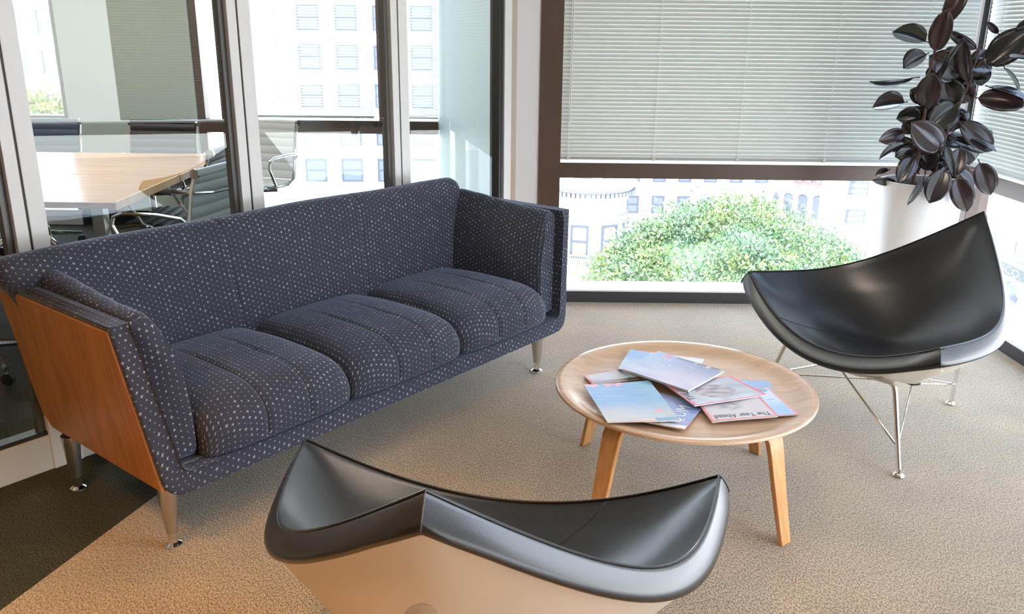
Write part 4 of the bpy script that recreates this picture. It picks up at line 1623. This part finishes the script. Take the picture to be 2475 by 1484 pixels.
ST = -19.0      # street level below this floor
struct(MB().box(-150, 150, 9, 260, ST - 0.2, ST).box(6, 150, -80, 9, ST - 0.2, ST).build('floor', mat('pale_street', (0.55, 0.54, 0.52), 0.8)), 'street far below')
tree_crown('tree', 'bright green rounded tree crown outside the low window', (3.28, 12.6, -2.55), (2.25, 1.9, 1.95), 95000, 0.060,
           [(0.17, 0.26, 0.10), (0.14, 0.24, 0.11), (0.22, 0.29, 0.09), (0.14, 0.23, 0.14)], ST)
tree_crown('tree', 'yellow-green treetop far below the meeting room windows', (-17.2, 31.0, -3.2), (3.2, 2.5, 2.9), 9000, 0.25,
           [(0.20, 0.22, 0.04), (0.16, 0.19, 0.04)], ST)

M_stucco = mat('pale_stucco', (0.80, 0.79, 0.77), 0.8, noise=0.03, nscale=1)
M_stuc2 = mat('cool_stucco', (0.66, 0.68, 0.71), 0.8)
M_wing = mat('building_glass', (0.09, 0.10, 0.12), 0.15)
M_wint = mat('warm_window_glass', (0.20, 0.155, 0.11), 0.3)
M_trimd = mat('dark_window_frame', (0.05, 0.06, 0.09), 0.5)
M_brick = mat('pale_red_brick', (0.36, 0.25, 0.22), 0.85, noise=0.1, nscale=2)
M_corn = mat('grey_cornice', (0.15, 0.15, 0.18), 0.8)


def window_on(root, M, x, z, w, h, pane=M_wing, frame=M_trimd, f=0.13, bar=True):
    fr = MB()
    fr.box(x - w / 2 - f, x - w / 2, -0.12, 0.06, z - f, z + h + f, M).box(x + w / 2, x + w / 2 + f, -0.12, 0.06, z - f, z + h + f, M)
    fr.box(x - w / 2, x + w / 2, -0.12, 0.06, z + h, z + h + f, M).box(x - w / 2, x + w / 2, -0.12, 0.06, z - f, z, M)
    if bar:
        fr.box(x - w / 2, x + w / 2, -0.10, 0.06, z + h * 0.48, z + h * 0.54, M)
    o = fr.build('window', frame, root)
    MB().box(x - w / 2, x + w / 2, -0.04, 0.05, z, z + h, M).build('window_pane', pane, o)
    return o


# corner building with a round tower
TWX, TWY, TWR = 5.55, 62.5, 2.75
tw = thing('tower_building', 'white stucco building with a round corner tower and dentil cornice', 'building', (TWX, TWY, ST))
zt = lambda z: z - ST
MB().lathe([(TWR, 0), (TWR, 13.5)], seg=64).build('wall', M_stucco, tw, smooth=True)
MB().lathe([(TWR, zt(-9.95)), (TWR + 0.12, zt(-9.9)), (TWR + 0.15, zt(-9.75)), (TWR + 0.32, zt(-9.6)), (TWR + 0.38, zt(-9.1)), (TWR + 0.7, zt(-8.9)), (TWR + 0.75, zt(-8.7)), (TWR + 0.2, zt(-8.5)), (TWR + 0.1, zt(-8.2))], seg=64).build('cornice', mat('mid_grey_cornice', (0.34, 0.34, 0.37), 0.8), tw, smooth=True, auto=30)  # cornice coloured a darker grey than the stucco wall
MB().lathe([(TWR + 0.03, zt(-11.05)), (TWR + 0.12, zt(-11.0)), (TWR + 0.12, zt(-10.9)), (TWR + 0.03, zt(-10.85))], seg=64).build('string_course', M_corn, tw, smooth=True)
MB().lathe([(TWR + 0.02, zt(-14.9)), (TWR + 0.2, zt(-14.8)), (TWR + 0.2, zt(-14.6)), (TWR + 0.02, zt(-14.5))], seg=64).build('string_course', M_stucco, tw, smooth=True)
for k in range(40):
    a = -pi / 2 + (k - 20) * 0.105
    c_, s_ = cos(a), sin(a)
    Mx = Matrix.Translation(Vector((0, 0, 0))) @ Matrix.Rotation(a + pi / 2, 4, 'Z')
    MB().box(-0.11, 0.11, -(TWR + 0.62), -(TWR + 0.3), zt(-9.5), zt(-9.18), Mx).build('dentil', M_corn, tw)
for a in (-1.08, -0.295, 0.49, 1.27):
    Mx = Matrix.Rotation(a, 4, 'Z') @ Matrix.Translation(Vector((0, -TWR - 0.03, 0)))
    window_on(tw, Mx, 0, zt(-13.75), 1.05, 2.15, M_wint)
    window_on(tw, Mx, 0, zt(-8.0), 1.15, 1.6, M_wing)
MB().box(-14, -1.4, -0.6, 8, 0, zt(-8.6)).build('wing_wall', M_stucco, tw)
MB().box(-14, -1.4, -1.0, -0.6, zt(-9.3), zt(-8.8)).build('wing_cornice', M_corn, tw)
bal = MB()
for k in range(26):
    a = -pi / 2 - 1.25 + k * 0.05
    bal.tube([((TWR + 0.45) * cos(a), (TWR + 0.45) * sin(a), zt(-14.5)), ((TWR + 0.45) * cos(a), (TWR + 0.45) * sin(a), zt(-13.6))], 0.04, 5)
bal.tube([((TWR + 0.45) * cos(-pi / 2 - 1.25 + k * 0.05), (TWR + 0.45) * sin(-pi / 2 - 1.25 + k * 0.05), zt(-13.6)) for k in range(26)], 0.06, 6)
bal.build('balcony_rail', mat('blue_grey_ironwork', (0.20, 0.30, 0.36), 0.6), tw)

# brick building with an arcade of round arches, receding to the right
br = thing('brick_building', 'distant pale brick building with a dark cornice and round arched windows', 'building', (29.0, 98.0, ST), -0.50)
MB().box(0, 9.5, 0, 8, 0, zt(-12.4)).build('wall', M_brick, br)
MB().box(-0.3, 9.8, -0.8, 0, zt(-13.4), zt(-12.3)).build('cornice', M_corn, br)
for k in range(9):
    MB().box(0.2 + k * 1.05, 0.7 + k * 1.05, -0.75, 0, zt(-14.0), zt(-13.4)).build('bracket', M_corn, br)
for k in range(6):
    x = 0.9 + k * 1.6
    m = MB()
    ring = [(x + 0.62 * cos(a), -0.12, zt(-16.0) + 0.62 * sin(a)) for a in [pi * j / 12 for j in range(13)]]
    m.tube(ring, 0.12, 6)
    w_ = m.build('arch', M_stucco, br)
    MB().add([(x + 0.5 * cos(a), -0.04, zt(-16.0) + 0.5 * sin(a)) for a in [pi * j / 12 for j in range(13)]] + [(x - 0.5, -0.04, zt(-18.2)), (x + 0.5, -0.04, zt(-18.2))], [tuple(range(15))]).build('window_pane', M_wing, w_)

# plain pale blocks
def block(label, x, y, w, d, top, rz, rows_, cols_, wz, ww, wh, material, pane=M_wing, sx=None):
    r = thing('building', label, 'building', (x, y, ST), rz)
    MB().box(0, w, 0, d, 0, zt(top)).build('wall', material, r)
    MB().box(-0.3, w + 0.3, -0.4, 0, zt(top) - 0.5, zt(top) + 0.1).build('parapet', M_stuc2, r)
    for i in range(rows_):
        for j in range(cols_):
            window_on(r, Matrix.Identity(4), (j + 0.5) * w / cols_, zt(wz) - i * (wh + 1.6), ww, wh, pane)
    return r


block('pale block behind the tree, right of the arched brick building', 31.5, 82, 9, 8, -10.3, -0.1, 2, 3, -12.9, 1.6, 1.1, M_stucco)
block('white office block far behind the meeting room windows', -22, 88, 22, 10, 14, 0.04, 7, 6, 9.0, 1.9, 2.1, M_stucco)
block('white apartment block at the left, beyond the meeting room', -46, 80, 17, 10, 9, 0.1, 6, 6, 4.5, 1.3, 1.9, M_stucco)
block('low pale building between the round tower and the tree', 10.5, 84, 15, 9, -9.5, 0.0, 2, 6, -12.2, 1.0, 1.5, M_stucco)

# building across the side street with a sign band and round arches
sb = thing('signed_building', 'white stone building across the side street with a lettered band and arched windows', 'building', (40.0, 78.0, ST), -pi / 2)
MB().box(0, 60, 0, 10, 0, zt(-9.0)).build('wall', M_stucco, sb)
MB().box(0, 60, -0.5, 0, zt(-13.3), zt(-12.7)).build('cornice', M_corn, sb)
MB().box(6, 22, -0.10, 0, zt(-16.75), zt(-15.90)).build('sign_band', mat('grey_sign_band', (0.045, 0.055, 0.055), 0.95, spec=0.0), sb)
vs_, fs_ = text_mesh('SCO.')
_mx = max(v.x for v in vs_)
_my = max(v.y for v in vs_)
MB().add([(9.9 + v.x / _mx * 3.0, -0.13, zt(-16.62) + v.y / _my * 0.62) for v in vs_], fs_).build('lettering', mat('sign_letter_white', (0.62, 0.62, 0.6), 0.6), sb)
for k in range(10):
    x = 1.5 + k * 5.2
    ring = [(x + 1.15 * cos(a), -0.12, zt(-20.0) + 2.0 + 1.15 * sin(a)) for a in [pi * j / 14 for j in range(15)]]
    w_ = MB().tube(ring, 0.20, 6).build('arch', M_corn, sb)
    MB().add([(x + 1.0 * cos(a), -0.04, zt(-20.0) + 2.0 + 1.0 * sin(a)) for a in [2 * pi * j / 24 for j in range(24)]], [tuple(range(24))]).build('window_pane', M_wing, w_)
for k in range(12):
    window_on(sb, Matrix.Identity(4), 2.5 + k * 4.8, zt(-15.4), 1.5, 1.5)
